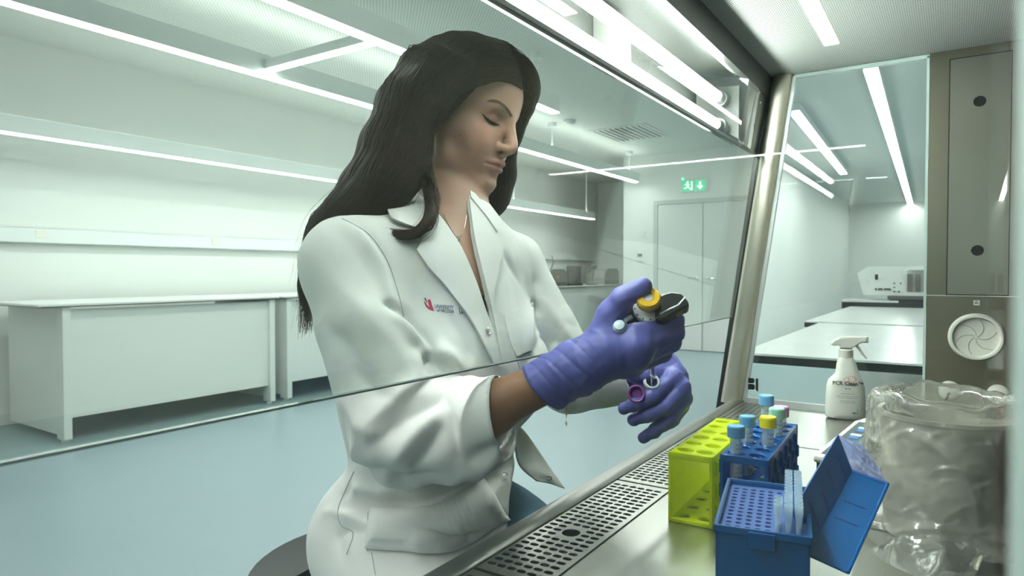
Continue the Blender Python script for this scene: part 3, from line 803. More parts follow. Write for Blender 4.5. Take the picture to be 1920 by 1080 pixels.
# paper strip behind the tubes in the blue rack
MB().box((0.028, 0.0024, 0.062), (0.060, 0.0030, 0.094)).build('paper_label', M['label_white'], br)
m = MB()
for i, (x0, zz) in enumerate(((0.033, 0.088), (0.036, 0.083), (0.034, 0.076), (0.040, 0.070), (0.044, 0.086), (0.05, 0.079), (0.046, 0.072))):
    m.box((x0, 0.0031, zz), (x0 + 0.006, 0.0033, zz + 0.0022))
m.build('label_marks', M['ink'], br)['kind'] = 'stuff'

def tube(label, i, j, cap, level, zoff=0.0):
    rz = 0.033; px_ = 0.232 / 7; py_ = (0.0585 - 0.004) / 2
    lx = (i + 0.5) * px_; ly = 0.002 + (j + 0.5) * py_
    x = 0.872 + lx * math.cos(rz) - ly * math.sin(rz); y = 0.1915 + lx * math.sin(rz) + ly * math.cos(rz)
    t = empty('centrifuge_tube', (x, y, ZW + 0.005 + zoff), 0.4, label, 'tube', 'capped tubes standing in the blue rack')
    MB().lathe([(0.0, 0.0), (0.0022, 0.0005), (0.0078, 0.024), (0.0080, 0.118), (0.0070, 0.118), (0.0068, 0.025), (0.0015, 0.003)], n=20).build('tube_body', M['tube_clear'], t, True, 50)
    c = MB(); nr = 28
    for (r, z) in ((0.0100, 0.112), (0.0108, 0.113), (0.0108, 0.1255), (0.0100, 0.1272), (0.0, 0.1275)):
        pass
    prof = [(0.0100, 0.1120), (0.0110, 0.1124), (0.0110, 0.1255), (0.0102, 0.1274), (0.0, 0.1276)]
    vs = []; fs = []; n = nr * 2
    for (r, z) in prof:
        for k in range(n):
            a = 2 * PI * k / n; rr = r * (1 + (0.018 if (k % 2 and 0.105 < z < 0.126) else 0.0))
            vs.append((rr * math.cos(a), rr * math.sin(a), z))
    for a in range(len(prof) - 1):
        for k in range(n): fs.append((a * n + k, a * n + (k + 1) % n, (a + 1) * n + (k + 1) % n, (a + 1) * n + k))
    c.add(vs, fs); c.build('screw_cap', cap, t)
    g = MB()
    for q in range(13):
        a0 = 2.9; a1 = 4.4 if q % 5 else 4.9
        z = 0.030 + q * 0.0062
        pts = [(0.0082 * math.cos(a), 0.0082 * math.sin(a), z) for a in np.linspace(a0, a1, 7)]
        g.tube(pts, 0.00045, 4)
    g.build('graduations', M['grad'], t)['kind'] = 'stuff'
    if level:
        MB().lathe([(0, 0.004), (0.0062, 0.026), (0.0064, level), (0, level)], n=16).build('liquid', M['liquid'], t, True, 50)
    return t
M['grad'] = mat('grey graduation print', (0.06, 0.065, 0.075), 0.6)
M['liquid'] = plastic('clear liquid', (0.8, 0.85, 0.85), 0.2, 0.05, 0.8, (0.95, 0.97, 0.97))
tube('clear tube with light blue cap, nearest one at the corner of the rack', 0, 1, M['cap_blue'], 0.0, 0.003)
tube('clear tube with light blue cap, middle of the three in a row', 2, 1, M['cap_blue'], 0.0, 0.004)
tube('clear tube with light blue cap, last and deepest of the three', 6, 1, M['cap_blue'], 0.0, 0.012)
tube('clear tube with yellow cap in the blue rack', 2, 0, M['cap_yellow'], 0.075, 0.006)
tube('clear tube with mint green cap in the blue rack', 4, 0, M['cap_mint'], 0.0, 0.006)
tube('tube with pink cap just behind the mint capped one', 5, 0, M['cap_pink'], 0.0, 0.003)

# tip box: open body, deck with 96 holes, remaining tips, raised lid
bx, by, brz = 0.640, 0.1035, 0.19
bL, bW, bH = 0.150, 0.0815, 0.098
tb = empty('tip_box', (bx, by, ZW + 0.0005), brz, 'blue pipette tip box with open lid at the bottom picture edge', 'box')
# local: x along (away), y across (left positive), z up
m = MB()
th = 0.0022
m.box((0, 0, 0), (bL, bW, th)).box((0, 0, 0), (th, bW, bH), bev=0.0008).box((bL - th, 0, 0), (bL, bW, bH), bev=0.0008).box((0, 0, 0), (bL, th, bH), bev=0.0008).box((0, bW - th, 0), (bL, bW, bH), bev=0.0008)
m.build('box_body', M['blue_box'], tb)
m = MB().box((-0.002, -0.002, bH - 0.006), (0.0012, bW + 0.002, bH + 0.0012), bev=0.0008).box((bL - 0.0012, -0.002, bH - 0.006), (bL + 0.002, bW + 0.002, bH + 0.0012), bev=0.0008)
m.box((-0.002, bW - 0.0012, bH - 0.006), (bL + 0.002, bW + 0.002, bH + 0.0012), bev=0.0008).box((-0.002, -0.002, bH - 0.006), (bL + 0.002, 0.0012, bH + 0.0012), bev=0.0008)
m.build('box_rim', M['blue_box'], tb)
MB().box((-0.004, bW * 0.36, bH - 0.016), (-0.001, bW * 0.64, bH - 0.001), bev=0.0008).build('latch', M['blue_box'], tb)
d = MB(); nx, ny = 12, 8; x0 = 0.0105; y0 = 0.005; pitx = (bL - 0.021) / nx; pity = (bW - 0.010) / ny; zd = bH - 0.0045
for i in range(nx):
    for j in range(ny):
        d.holed((x0 + (i + 0.5) * pitx, y0 + (j + 0.5) * pity, zd), (1, 0, 0), (0, 1, 0), pitx / 2, pity / 2, 0.0029, 0.0029, 0.004, n=3)
d.box((0.002, 0.002, zd - 0.002), (x0, bW - 0.002, zd)).box((bL - x0, 0.002, zd - 0.002), (bL - 0.002, bW - 0.002, zd)).box((x0, 0.002, zd - 0.002), (bL - x0, y0, zd)).box((x0, bW - y0, zd - 0.002), (bL - x0, bW - 0.002, zd))
d.build('tip_deck', M['deck'], tb)
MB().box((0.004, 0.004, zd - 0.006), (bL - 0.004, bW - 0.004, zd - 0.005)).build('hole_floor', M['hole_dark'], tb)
# lid: two ribbed panels hinged on the long side, clear film at the far end
def Lw(u, v, x): return onx(u, v, x)
A, B_, C_ = Lw(1572, 815, 0.815), Lw(1598, 883, 0.805), Lw(1665, 907, 0.800)
C2 = Lw(1590, 1074, 0.665); A2, B2 = A + (C2 - C_), B_ + (C2 - C_)
bM = Matrix.Translation((bx, by, ZW + 0.0005)) @ Matrix.Rotation(brz, 4, 'Z')
inv = np.array(bM.inverted())
def tl(p): return inv[:3, :3] @ np.asarray(p) + inv[:3, 3]
A, B_, C_, A2, B2, C2 = [tl(p) for p in (A, B_, C_, A2, B2, C2)]
n1 = nrm(np.cross(A - B_, B2 - B_)); n2 = nrm(np.cross(B_ - C_, C2 - C_))
cam_l = tl(CAM)
if n1 @ (cam_l - B_) > 0: n1 = -n1
if n2 @ (cam_l - B_) > 0: n2 = -n2
lid = MB().prism([A, B_, B2, A2], n1 * 0.002).prism([B_, C_, C2, B2], n2 * 0.002).build('lid', M['blue_lid'] if 'blue_lid' in M else M['blue_box'], tb)
rimv = nrm(C2 - C_)
MB().tube([C_, C2], 0.0017, 8).tube([B_, C_], 0.0016, 8).build('lid_rim', M['blue_rack'], lid, True)
for k in range(4):
    f = 0.16 + 0.2 * k
    a = B_ + (B2 - B_) * f; c = A + (A2 - A) * f; e = C_ + (C2 - C_) * f
    MB().tube([a + (c - a) * 0.12 - n1 * 0.0002, a + (c - a) * 0.75 - n1 * 0.0002], 0.0009, 6).build('lid_rib', M['blue_dark'] if 'blue_dark' in M else M['hole_dark'], lid)
    if k in (1, 2): MB().tube([a + (e - a) * 0.15 - n2 * 0.0002, a + (e - a) * 0.78 - n2 * 0.0002], 0.0008, 6).build('lid_rib', M['hole_dark'], lid)
# crumpled film closing the lid's far end
D_ = tl(Lw(1617, 834, 0.812)); E_ = tl(Lw(1638, 862, 0.809))
M['film'] = plastic('violet tinted clear film', (0.42, 0.46, 0.74), 0.3, 0.12, 0.28, (0.55, 0.60, 0.9))
ring = [B_, A, A * 0.5 + D_ * 0.5, D_, E_, E_ * 0.5 + C_ * 0.5, C_, B_ * 0.5 + C_ * 0.5]
ctr = sum(ring) / len(ring)
vs = []; fs = []; nR = 9; cnt = 40
per = []
for i in range(cnt):
    f = i / cnt * len(ring); k = int(f); per.append(ring[k] * (1 - (f - k)) + ring[(k + 1) % len(ring)] * (f - k))
for r in range(nR):
    for i in range(cnt):
        q = ctr + (per[i] - ctr) * (r + 0.3) / (nR - 0.7)
        amp = 0.0035 * (1 - (r / (nR - 1)) ** 3) * (r / (nR - 1)) * 1.6
        q = q + V(1, 0.2, 0.1) * amp * (math.sin(i * 0.9 + r * 1.7) + math.sin(i * 2.3 - r * 0.8)) * 0.8
        vs.append(q)
for r in range(nR - 1):
    for i in range(cnt): fs.append((r * cnt + i, r * cnt + (i + 1) % cnt, (r + 1) * cnt + (i + 1) % cnt, (r + 1) * cnt + i))
fs.append(tuple(range(cnt)))
mesh_obj('lid_film', vs, fs, M['film'], lid, True)
# tips still in the box (each a thing of its own)
tip0 = empty('pipette_tip', (0, 0, 0), 0, 'clear pipette tip', 'pipette tip', 'filter tips standing in the blue box')
MB().lathe([(0.0012, -0.004), (0.0026, 0.002), (0.0032, 0.016), (0.0036, 0.0165), (0.0040, 0.026), (0.0035, 0.026), (0.0030, 0.018)], n=10).build('tip_body', M['tip_clear'], tip0, True, 40)
MB().lathe([(0, 0.003), (0.0020, 0.003), (0.0023, 0.008), (0, 0.008)], n=8).build('tip_filter', M['tip_white'], tip0, True, 40)
first = True
ORD = ['nearest', 'second', 'third', 'fourth', 'fifth', 'sixth', 'seventh', 'eighth', 'ninth', 'tenth', 'eleventh', 'farthest']
for j, rows, lab in ((0, range(12), ' clear tip along the full row beside the hinged lid'), (1, range(12), ' clear tip along the second full row from the hinged lid'), (2, range(0, 3), ' clear tip of the short row of three next to empty holes')):
    for i in rows:
        p = bM @ Vector((x0 + (i + 0.5) * pitx, y0 + (j + 0.5) * pity, zd + 0.0005))
        tp = tip0 if first else copy_tree(tip0)
        first = False
        tp.location = p; tp['label'] = ORD[i] + lab

# spray bottle
sb = onz(1586, 788, ZW); sb = V(1.70, 0.204, ZW + 0.0005)
bd = nrm(CAM - sb); brz2 = math.atan2(bd[1], bd[0]) + PI / 2       # local -y faces the camera
sp = empty('spray_bottle', sb, brz2 + 0.12, 'white spray bottle with printed cleaner label by the side window', 'bottle')
def rings(secs, n=28, pw=2.6):
    vs = []; fs = []
    for (z, cx, hx, hy) in secs:
        for k in range(n):
            a = 2 * PI * k / n; c, s_ = math.cos(a), math.sin(a)
            vs.append((cx + hx * math.copysign(abs(c) ** (2 / pw), c), hy * math.copysign(abs(s_) ** (2 / pw), s_), z))
    for i in range(len(secs) - 1):
        for k in range(n): fs.append((i * n + k, i * n + (k + 1) % n, (i + 1) * n + (k + 1) % n, (i + 1) * n + k))
    fs.append(tuple(reversed(range(n)))); fs.append(tuple((len(secs) - 1) * n + k for k in range(n)))
    return vs, fs
vs, fs = rings([(0.0, 0, 0.036, 0.020), (0.003, 0, 0.0405, 0.023), (0.012, 0, 0.042, 0.024), (0.05, 0, 0.0415, 0.024), (0.075, 0, 0.0395, 0.023), (0.088, 0.000, 0.036, 0.022), (0.096, 0.002, 0.030, 0.021), (0.105, 0.0035, 0.0245, 0.0195), (0.125, 0.0015, 0.0205, 0.0175), (0.138, 0.0005, 0.0165, 0.0155), (0.141, 0, 0.014, 0.014)])
bt = mesh_obj('bottle_body', vs, fs, M['bottle_white'], sp, True, 40)
vs = []; cm = MB(); n = 40
for z, r in ((0.139, 0.0150), (0.158, 0.0150), (0.160, 0.013)):
    for k in range(n): a = 2 * PI * k / n; rr = r * (1 + 0.03 * (k % 2)); vs.append((rr * math.cos(a), rr * math.sin(a), z))
cm.add(vs, [(i * n + k, i * n + (k + 1) % n, (i + 1) * n + (k + 1) % n, (i + 1) * n + k) for i in range(2) for k in range(n)]).build('collar', M['offwhite'], sp)
hd = MB()
pr = [(-0.033, 0.170), (-0.026, 0.180), (-0.012, 0.187), (0.006, 0.1895), (0.042, 0.189), (0.042, 0.176), (0.030, 0.175), (0.018, 0.166), (0.010, 0.161), (-0.012, 0.161), (-0.014, 0.168), (-0.026, 0.1665)]
hd.prism([V(x, -0.009, z) for x, z in pr], (0, 0.018, 0))
ho = hd.build('spray_head', M['bottle_white'], sp, True, 40)
bm_ = ho.modifiers.new('soft', 'BEVEL'); bm_.width = 0.003; bm_.segments = 3
MB().box((0.036, -0.0065, 0.176), (0.046, 0.0065, 0.1895), bev=0.0015).build('nozzle', M['offwhite'], sp)
MB().tube([(0.021, 0, 0.170), (0.028, 0, 0.160), (0.035, 0, 0.149), (0.043, 0, 0.139)], [0.0035, 0.003, 0.0026, 0.0018], 8).build('trigger', M['offwhite'], sp, True)
for s_, z, sz, bo in (('PCR Clean\u2122', 0.0800, 0.0118, True), ('Spray', 0.0705, 0.0058, False), ('Decontamination Spray', 0.0595, 0.0031, False), ('Destroys nucleic acids on benches, plastic', 0.0535, 0.0027, False), ('and devices in molecular biology', 0.0500, 0.0027, False), ('Wipe surfaces, leave briefly,', 0.0430, 0.0027, False), ('then remove with a fresh towel', 0.0395, 0.0027, False)):
    text_flat('label_text', s_, sz, (0.002, -0.0246, z), (1, 0, 0), (0, 0.0 if z < 0.07 else 0.05, 1), M['ink'] if bo else M['grey_text'] if 'grey_text' in M else M['ink'], bt, bo, 0.0004, True)
M['green_print'] = mat('green print', (0.10, 0.42, 0.12), 0.5)
M['red_print'] = mat('red pen', (0.62, 0.08, 0.06), 0.5)
text_flat('label_text', 'MB', 0.005, (0.012, -0.0246, 0.0155), (1, 0, 0), (0, 0, 1), M['ink'], bt, True, 0.0004)
MB().box((0.0215, -0.0249, 0.0155), (0.0225, -0.0245, 0.028)).box((0.0195, -0.0249, 0.0155), (0.0205, -0.0245, 0.019)).build('green_mark', M['green_print'], bt)
q = [(0.006 + 0.0125 * math.cos(a), -0.0237 + 0.000 * a, 0.0925 + 0.0075 * math.sin(a) + 0.002 * math.cos(a)) for a in np.linspace(0.3, 0.3 + 2 * PI, 26)]
MB().tube(q, 0.00035, 4).tube([(0.001, -0.0240, 0.096), (0.006, -0.0240, 0.0955)], 0.0004, 4).tube([(0.0035, -0.0240, 0.0955), (0.003, -0.0241, 0.0885)], 0.0004, 4).tube([(0.003, -0.0240, 0.0915), (0.009, -0.0240, 0.0885)], 0.0004, 4).build('pen_mark', M['red_print'], bt)

# benchtop balance: wedge with a keypad and display
kp = empty('laboratory_balance', (0, 0, ZW + 0.0005), 0, 'low white laboratory balance with sloping dark keypad and display', 'balance')
k0, k1, k2 = onz(1524, 848, ZW + 0.034), onz(1602, 787, ZW + 0.058), onz(1655, 795, ZW + 0.058)
ex = nrm((k1 - k0) * V(1, 1, 0)); ey = nrm(V(-ex[1], ex[0], 0)) * -1      # ex along the keypad's left edge (rising), ey to its right
kL = np.linalg.norm((k1 - k0)[:2]); kW = 0.145
o2 = k0 * V(1, 1, 0)
def K(a, b, z): return o2 + ex * a + ey * b + V(0, 0, z)
hz = lambda a: 0.030 + (0.056 - 0.030) * a / kL
pr = MB()
pr.prism([K(0.004, 0, 0.016), K(0, 0, 0.022), K(0.002, 0, hz(0)), K(kL, 0, hz(kL)), K(kL + 0.07, 0, hz(kL) - 0.004), K(kL + 0.07, 0, 0.016)], ey * kW)
ko = pr.build('housing', M['offwhite'], kp, True, 30)
b2_ = ko.modifiers.new('soft', 'BEVEL'); b2_.width = 0.003; b2_.segments = 2
MB().prism([K(0.006, 0.004, 0), K(kL + 0.066, 0.004, 0), K(kL + 0.066, kW - 0.004, 0), K(0.006, kW - 0.004, 0)], (0, 0, 0.018)).build('base', M['navy'] if 'navy' in M else M['black'], kp)
def KP(a, b, dz=0.0): return K(a, b, hz(a) + dz)
def kquad(a0, a1, b0, b1, nm, mtl, dz, par):
    return MB().prism([KP(a0, b0, dz), KP(a1, b0, dz), KP(a1, b1, dz), KP(a0, b1, dz)], (0, 0, 0.0006)).build(nm, mtl, par)
M['slate'] = mat('slate keypad foil', (0.10, 0.13, 0.15), 0.25)
M['lcd'] = mat('grey green display', (0.20, 0.25, 0.24), 0.12)
pad = kquad(kL * 0.05, kL * 0.97, 0.010, kW - 0.02, 'keypad_foil', M['slate'], 0.0003, kp)
kquad(kL * 0.36, kL * 0.90, 0.044, 0.108, 'display', M['lcd'], 0.0012, pad)
M['btn_blue'] = mat('blue key', (0.08, 0.25, 0.62), 0.4); M['btn_red'] = mat('red key', (0.75, 0.10, 0.08), 0.4); M['btn_white'] = mat('white key', (0.7, 0.76, 0.8), 0.4)
for i, (a, mm) in enumerate(((0.10, M['btn_red']), (0.30, M['btn_blue']), (0.50, M['btn_blue']), (0.70, M['btn_blue']))):
    kquad(kL * a, kL * (a + 0.06), 0.022, 0.038, 'key', mm, 0.0012, pad)
    kquad(kL * (a + 0.075), kL * (a + 0.13), 0.020, 0.038, 'key', M['btn_white'], 0.0012, pad)

M['bin'] = mat('cream bin plastic', (0.88, 0.85, 0.75), 0.5)
# waste bin lined with a clear bag
bc = V(1.015, 0.004, ZW)
bin_ = empty('waste_bin', bc + V(0, 0, 0.0005), 0, 'small pale bin standing inside the clear bag', 'bin')
MB().lathe([(0, 0), (0.070, 0), (0.076, 0.150), (0.079, 0.152), (0.079, 0.157), (0.073, 0.157), (0.067, 0.004), (0, 0.004)], n=40).build('bin_body', M['bin'], bin_, True, 50)
bg = empty('waste_bag', bc + V(0, 0, 0.001), 0, 'clear crinkled plastic bag pulled over the bin', 'bag')
n, nz = 220, 90
vs = []; fs = []
def crease(x, p): return max(0.0, 1 - abs(math.sin(x)) * p)
bw = random.Random(4)
BW = [(bw.choice((1, 2, 2, 3, 3, 4, 5)), bw.uniform(-7, 7), bw.uniform(0, 6.28), bw.uniform(0.5, 1)) for _ in range(9)]
BW2 = [(bw.choice((3, 4, 5, 6, 7)), bw.uniform(-12, 12), bw.uniform(0, 6.28), bw.uniform(0.5, 1)) for _ in range(9)]
BW3 = [(bw.choice((7, 9, 11, 13)), bw.uniform(-26, 26), bw.uniform(0, 6.28), bw.uniform(0.5, 1)) for _ in range(8)]
def ridged(W, a, t, p=3):
    q = sum(k[3] * math.sin(k[0] * a + k[1] * t + k[2]) for k in W) / 2.2
    return max(0.0, 1 - abs(q)) ** p
def bagr(a, t):
    """outer skin radius at angle a, t 0 bottom .. 1 rim"""
    r = 0.098 - 0.010 * t + 0.014 * math.exp(-(t / 0.12) ** 2)
    r += 0.0035 * math.sin(3 * a + 3 * t + 0.6) * (1 - 0.6 * t) + 0.002 * math.sin(5 * a - 4 * t)
    return r + 0.0050 * ridged(BW, a, t, 7) - 0.0022 * ridged(BW2, a, t, 3) + 0.0034 * ridged(BW2, a + 1, t, 9) + 0.0018 * ridged(BW3, a, t, 5)
for i in range(nz + 1):
    t = i / nz
    for k in range(n):
        a = 2 * PI * k / n
        z = 0.003 + 0.166 * t + 0.005 * math.sin(2 * a + 0.3) * (1 - t) ** 3 + (0.004 * abs(math.sin(6 * a)) * (1 - t) ** 8) + 0.003 * math.sin(3 * a + 1) * t
        r = bagr(a, t)
        vs.append((r * math.cos(a), r * math.sin(a), z))
top = [(0.0865, 0.176, 0.6), (0.083, 0.1805, 0.9), (0.078, 0.182, 1.0), (0.073, 0.179, 0.9), (0.070, 0.172, 0.6), (0.068, 0.150, 0.3), (0.066, 0.11, 0.2)]
for (r0, z0, wv) in top:
    for k in range(n):
        a = 2 * PI * k / n
        wob = 0.0012 * math.sin(9 * a + z0 * 60) + 0.0008 * math.sin(17 * a + 2) + 0.0022 * ridged(BW, a, z0 * 8) - 0.0016 * ridged(BW2, a, z0 * 9)
        vs.append(((r0 + 0.5 * wob) * math.cos(a), (r0 + 0.5 * wob) * math.sin(a), z0 + wob * wv + 0.003 * math.sin(3 * a + 1) * wv))
tot = nz + 1 + len(top)
for i in range(tot - 1):
    for k in range(n): fs.append((i * n + k, i * n + (k + 1) % n, (i + 1) * n + (k + 1) % n, (i + 1) * n + k))
M['bag'] = film('clear polythene', (0.92, 0.89, 0.80), 0.245, 0.85, 0.10, 0.9)
mesh_obj('bag_film', vs, fs, M['bag'], bg, True)
# the loose corner of the bag lying on the tray
vs = []; fs = []; nu, nv = 26, 12
for i in range(nu + 1):
    for j in range(nv + 1):
        u = i / nu; v = j / nv
        a = 3.15 - 0.9 * (u - 0.5); rr = 0.098 + 0.075 * v * (1 - abs(2 * u - 1) ** 2 * 0.7)
        z = 0.012 * (1 - v) + 0.003 + 0.006 * abs(math.sin(7 * u + 3 * v)) * (1 - 0.6 * v) + 0.010 * max(0, 1 - abs(u - 0.45) * 6) * (1 - v) 
        vs.append((rr * math.cos(a), rr * math.sin(a) + 0.02 * v, z))
for i in range(nu):
    for j in range(nv): fs.append((i * (nv + 1) + j, i * (nv + 1) + j + 1, (i + 1) * (nv + 1) + j + 1, (i + 1) * (nv + 1) + j))
mesh_obj('bag_corner', vs, fs, M['bag'], bg, True)
# ------------------------------------------------------------------ implicit modelling: smooth unions on a grid, meshed by surface nets
class Field:
    def __init__(self, xs, ys, zs):
        self.ax = [np.asarray(a, np.float32) for a in (xs, ys, zs)]
        self.v = np.full([len(a) for a in self.ax], 1.0, np.float32); self.pad = 0.0
    def add(self, f, lo, hi, k=0.01, op='u', pad=0.02):
        sl = []; pad = max(pad, self.pad)
        for a, l, h in zip(self.ax, lo, hi):
            i0 = max(0, int(np.searchsorted(a, l - pad - k)) - 1); i1 = min(len(a), int(np.searchsorted(a, h + pad + k)) + 1)
            if i1 <= i0: return self
            sl.append(slice(i0, i1))
        X = self.ax[0][sl[0]][:, None, None]; Y = self.ax[1][sl[1]][None, :, None]; Z = self.ax[2][sl[2]][None, None, :]
        d = f(X, Y, Z).astype(np.float32); a = self.v[tuple(sl)]
        if op == 'u':
            h = np.maximum(k - np.abs(a - d), 0) / k
            self.v[tuple(sl)] = np.minimum(a, d) - h * h * k * 0.25
        else:
            d = -d
            h = np.maximum(k - np.abs(a - d), 0) / k
            self.v[tuple(sl)] = np.maximum(a, d) + h * h * k * 0.25
        return self
    def cone(self, a, b, ra, rb=None, k=0.01, op='u', pad=0.02):
        a = np.asarray(a, float); b = np.asarray(b, float); rb = ra if rb is None else rb
        ba = b - a; L2 = max(float(ba @ ba), 1e-12)
        def f(X, Y, Z):
            px, py, pz = X - a[0], Y - a[1], Z - a[2]
            h = np.clip((px * ba[0] + py * ba[1] + pz * ba[2]) / L2, 0, 1)
            return np.sqrt((px - h * ba[0]) ** 2 + (py - h * ba[1]) ** 2 + (pz - h * ba[2]) ** 2) - (ra + (rb - ra) * h)
        R = max(ra, rb)
        return self.add(f, np.minimum(a, b) - R, np.maximum(a, b) + R, k, op, pad)
    def chain(self, pts, rs, k=0.01, op='u'):
        for i in range(len(pts) - 1): self.cone(pts[i], pts[i + 1], rs[i], rs[i + 1], k, op)
        return self
    def ell(self, c, R, rad, k=0.01, op='u', pad=0.02):
        """ellipsoid: R rows are its axes"""
        c = np.asarray(c, float); R = np.asarray(R, float); rad = np.asarray(rad, float)
        def f(X, Y, Z):
            px, py, pz = X - c[0], Y - c[1], Z - c[2]
            q = [(px * R[i, 0] + py * R[i, 1] + pz * R[i, 2]) for i in range(3)]
            k0 = np.sqrt(sum((q[i] / rad[i]) ** 2 for i in range(3)))
            k1 = np.sqrt(sum((q[i] / rad[i] ** 2) ** 2 for i in range(3))) + 1e-9
            return k0 * (k0 - 1) / k1
        e = np.sqrt(sum((R[i] * rad[i]) ** 2 for i in range(3)))
        return self.add(f, c - e, c + e, k, op, pad)
    def sample(self, P):
        P = np.asarray(P, float); idx = []; fr = []
        for a, col in zip(self.ax, P.T):
            i = np.clip(np.searchsorted(a, col) - 1, 0, len(a) - 2); idx.append(i); fr.append(np.clip((col - a[i]) / (a[i + 1] - a[i]), 0, 1))
        out = 0
        for dx in (0, 1):
            for dy in (0, 1):
                for dz in (0, 1):
                    wt = (fr[0] if dx else 1 - fr[0]) * (fr[1] if dy else 1 - fr[1]) * (fr[2] if dz else 1 - fr[2])
                    out = out + wt * self.v[idx[0] + dx, idx[1] + dy, idx[2] + dz]
        return out
    def grad(self, P, e=0.004):
        g = np.stack([self.sample(P + d) - self.sample(P - d) for d in np.eye(3) * e], 1)
        return g / (np.linalg.norm(g, axis=1, keepdims=True) + 1e-9)
    def mesh(self):
        v = self.v; s = v < 0
        nx, ny, nz = v.shape
        cnt = np.zeros((nx - 1, ny - 1, nz - 1), np.int8)
        for dx in (0, 1):
            for dy in (0, 1):
                for dz in (0, 1):
                    cnt += s[dx:nx - 1 + dx, dy:ny - 1 + dy, dz:nz - 1 + dz]
        act = (cnt > 0) & (cnt < 8)
        I = np.argwhere(act); n = len(I)
        ids = np.full(act.shape, -1, np.int64); ids[act] = np.arange(n)
        acc = np.zeros((n, 3)); num = np.zeros(n)
        corner = [(dx, dy, dz) for dx in (0, 1) for dy in (0, 1) for dz in (0, 1)]
        val = {c: v[I[:, 0] + c[0], I[:, 1] + c[1], I[:, 2] + c[2]] for c in corner}
        for c in corner:
            for ax in range(3):
                if c[ax]: continue
                e = list(c); e[ax] = 1; e = tuple(e)
                a, b = val[c], val[e]; m = (a < 0) != (b < 0)
                t = np.where(m, a / np.where(m, a - b, 1), 0)
                for q in range(3):
                    a0 = self.ax[q][I[:, q] + c[q]]
                    p = a0 + (t * (self.ax[q][np.minimum(I[:, q] + 1, len(self.ax[q]) - 1)] - a0) if q == ax else 0)
                    acc[:, q] += np.where(m, p, 0)
                num += m
        P = acc / num[:, None]
        F = []
        for ax in range(3):
            sa = [slice(None)] * 3; sb = [slice(None)] * 3
            sa[ax] = slice(0, -1); sb[ax] = slice(1, None)
            A = s[tuple(sa)]; B = s[tuple(sb)]
            E = np.argwhere(A != B)
            o1, o2 = (ax + 1) % 3, (ax + 2) % 3
            ok = (E[:, o1] > 0) & (E[:, o2] > 0) & (E[:, o1] < v.shape[o1] - 1) & (E[:, o2] < v.shape[o2] - 1)
            E = E[ok]
            flip = ~A[tuple(E.T)]
            def cell(d1, d2):
                q = E.copy(); q[:, o1] += d1; q[:, o2] += d2
                return ids[tuple(q.T)]
            Q = np.stack([cell(-1, -1), cell(0, -1), cell(0, 0), cell(-1, 0)], 1)
            Q[flip] = Q[flip][:, ::-1]
            F.append(Q)
        return P, np.concatenate(F)
def axis(lo, hi, h, fine=None):
    """grid lines from lo to hi; fine = (lo, hi, h) gives a denser stretch"""
    if not fine: return np.arange(lo, hi + h, h)
    a, b, hf = fine
    return np.concatenate([np.arange(lo, a, h), np.arange(a, b, hf), np.arange(b, hi + h, h)])
def smooth_mesh(P, F, it=2, lam=0.5):
    n = len(P); e = np.concatenate([F[:, [0, 1]], F[:, [1, 2]], F[:, [2, 3]], F[:, [3, 0]]])
    deg = np.bincount(e.ravel(), minlength=n)[:, None]
    for _ in range(it):
        acc = np.zeros_like(P)
        for q in range(3):
            acc[:, q] = np.bincount(e[:, 0], P[e[:, 1], q], n) + np.bincount(e[:, 1], P[e[:, 0], q], n)
        P = P + lam * (acc / np.maximum(deg, 1) - P)
    return P
def normals(P, F):
    fn = np.cross(P[F[:, 2]] - P[F[:, 0]], P[F[:, 3]] - P[F[:, 1]])
    N = np.zeros_like(P)
    for c in range(4):
        for q in range(3): N[:, q] += np.bincount(F[:, c], fn[:, q], len(P))
    return N / (np.linalg.norm(N, axis=1, keepdims=True) + 1e-12)
def tree(P, F):
    return BVHTree.FromPolygons([Vector(p) for p in P.tolist()], F.tolist())
def shoot(bvh, u, v):
    """first point of a surface on the sight line through a picture point"""
    r = ray(u, v)
    h, n, i, d = bvh.ray_cast(Vector(CAM.tolist()), Vector(nrm(r).tolist()))
    return (np.array(h), np.array(n)) if h is not None else (None, None)
def dist_polyline(P, L):
    best = np.full(len(P), 1e9)
    tt = np.zeros(len(P)); n = len(L) - 1
    for i in range(n):
        a, b = L[i], L[i + 1]; ba = b - a
        h = np.clip(((P - a) @ ba) / max(ba @ ba, 1e-12), 0, 1)
        d = np.linalg.norm(P - a - h[:, None] * ba, axis=1)
        m = d < best; best[m] = d[m]; tt[m] = (i + h[m]) / n
    return best, tt
def wave(P, seed, scale, octaves=3):
    r = np.random.default_rng(seed); out = np.zeros(len(P)); a = 1.0; tot = 0
    for o in range(octaves):
        for _ in range(4):
            k = r.normal(size=3) * scale; out += a * np.sin(P @ k + r.uniform(0, 6.28)); tot += a
        scale *= 1.9; a *= 0.55
    return out / tot * 2
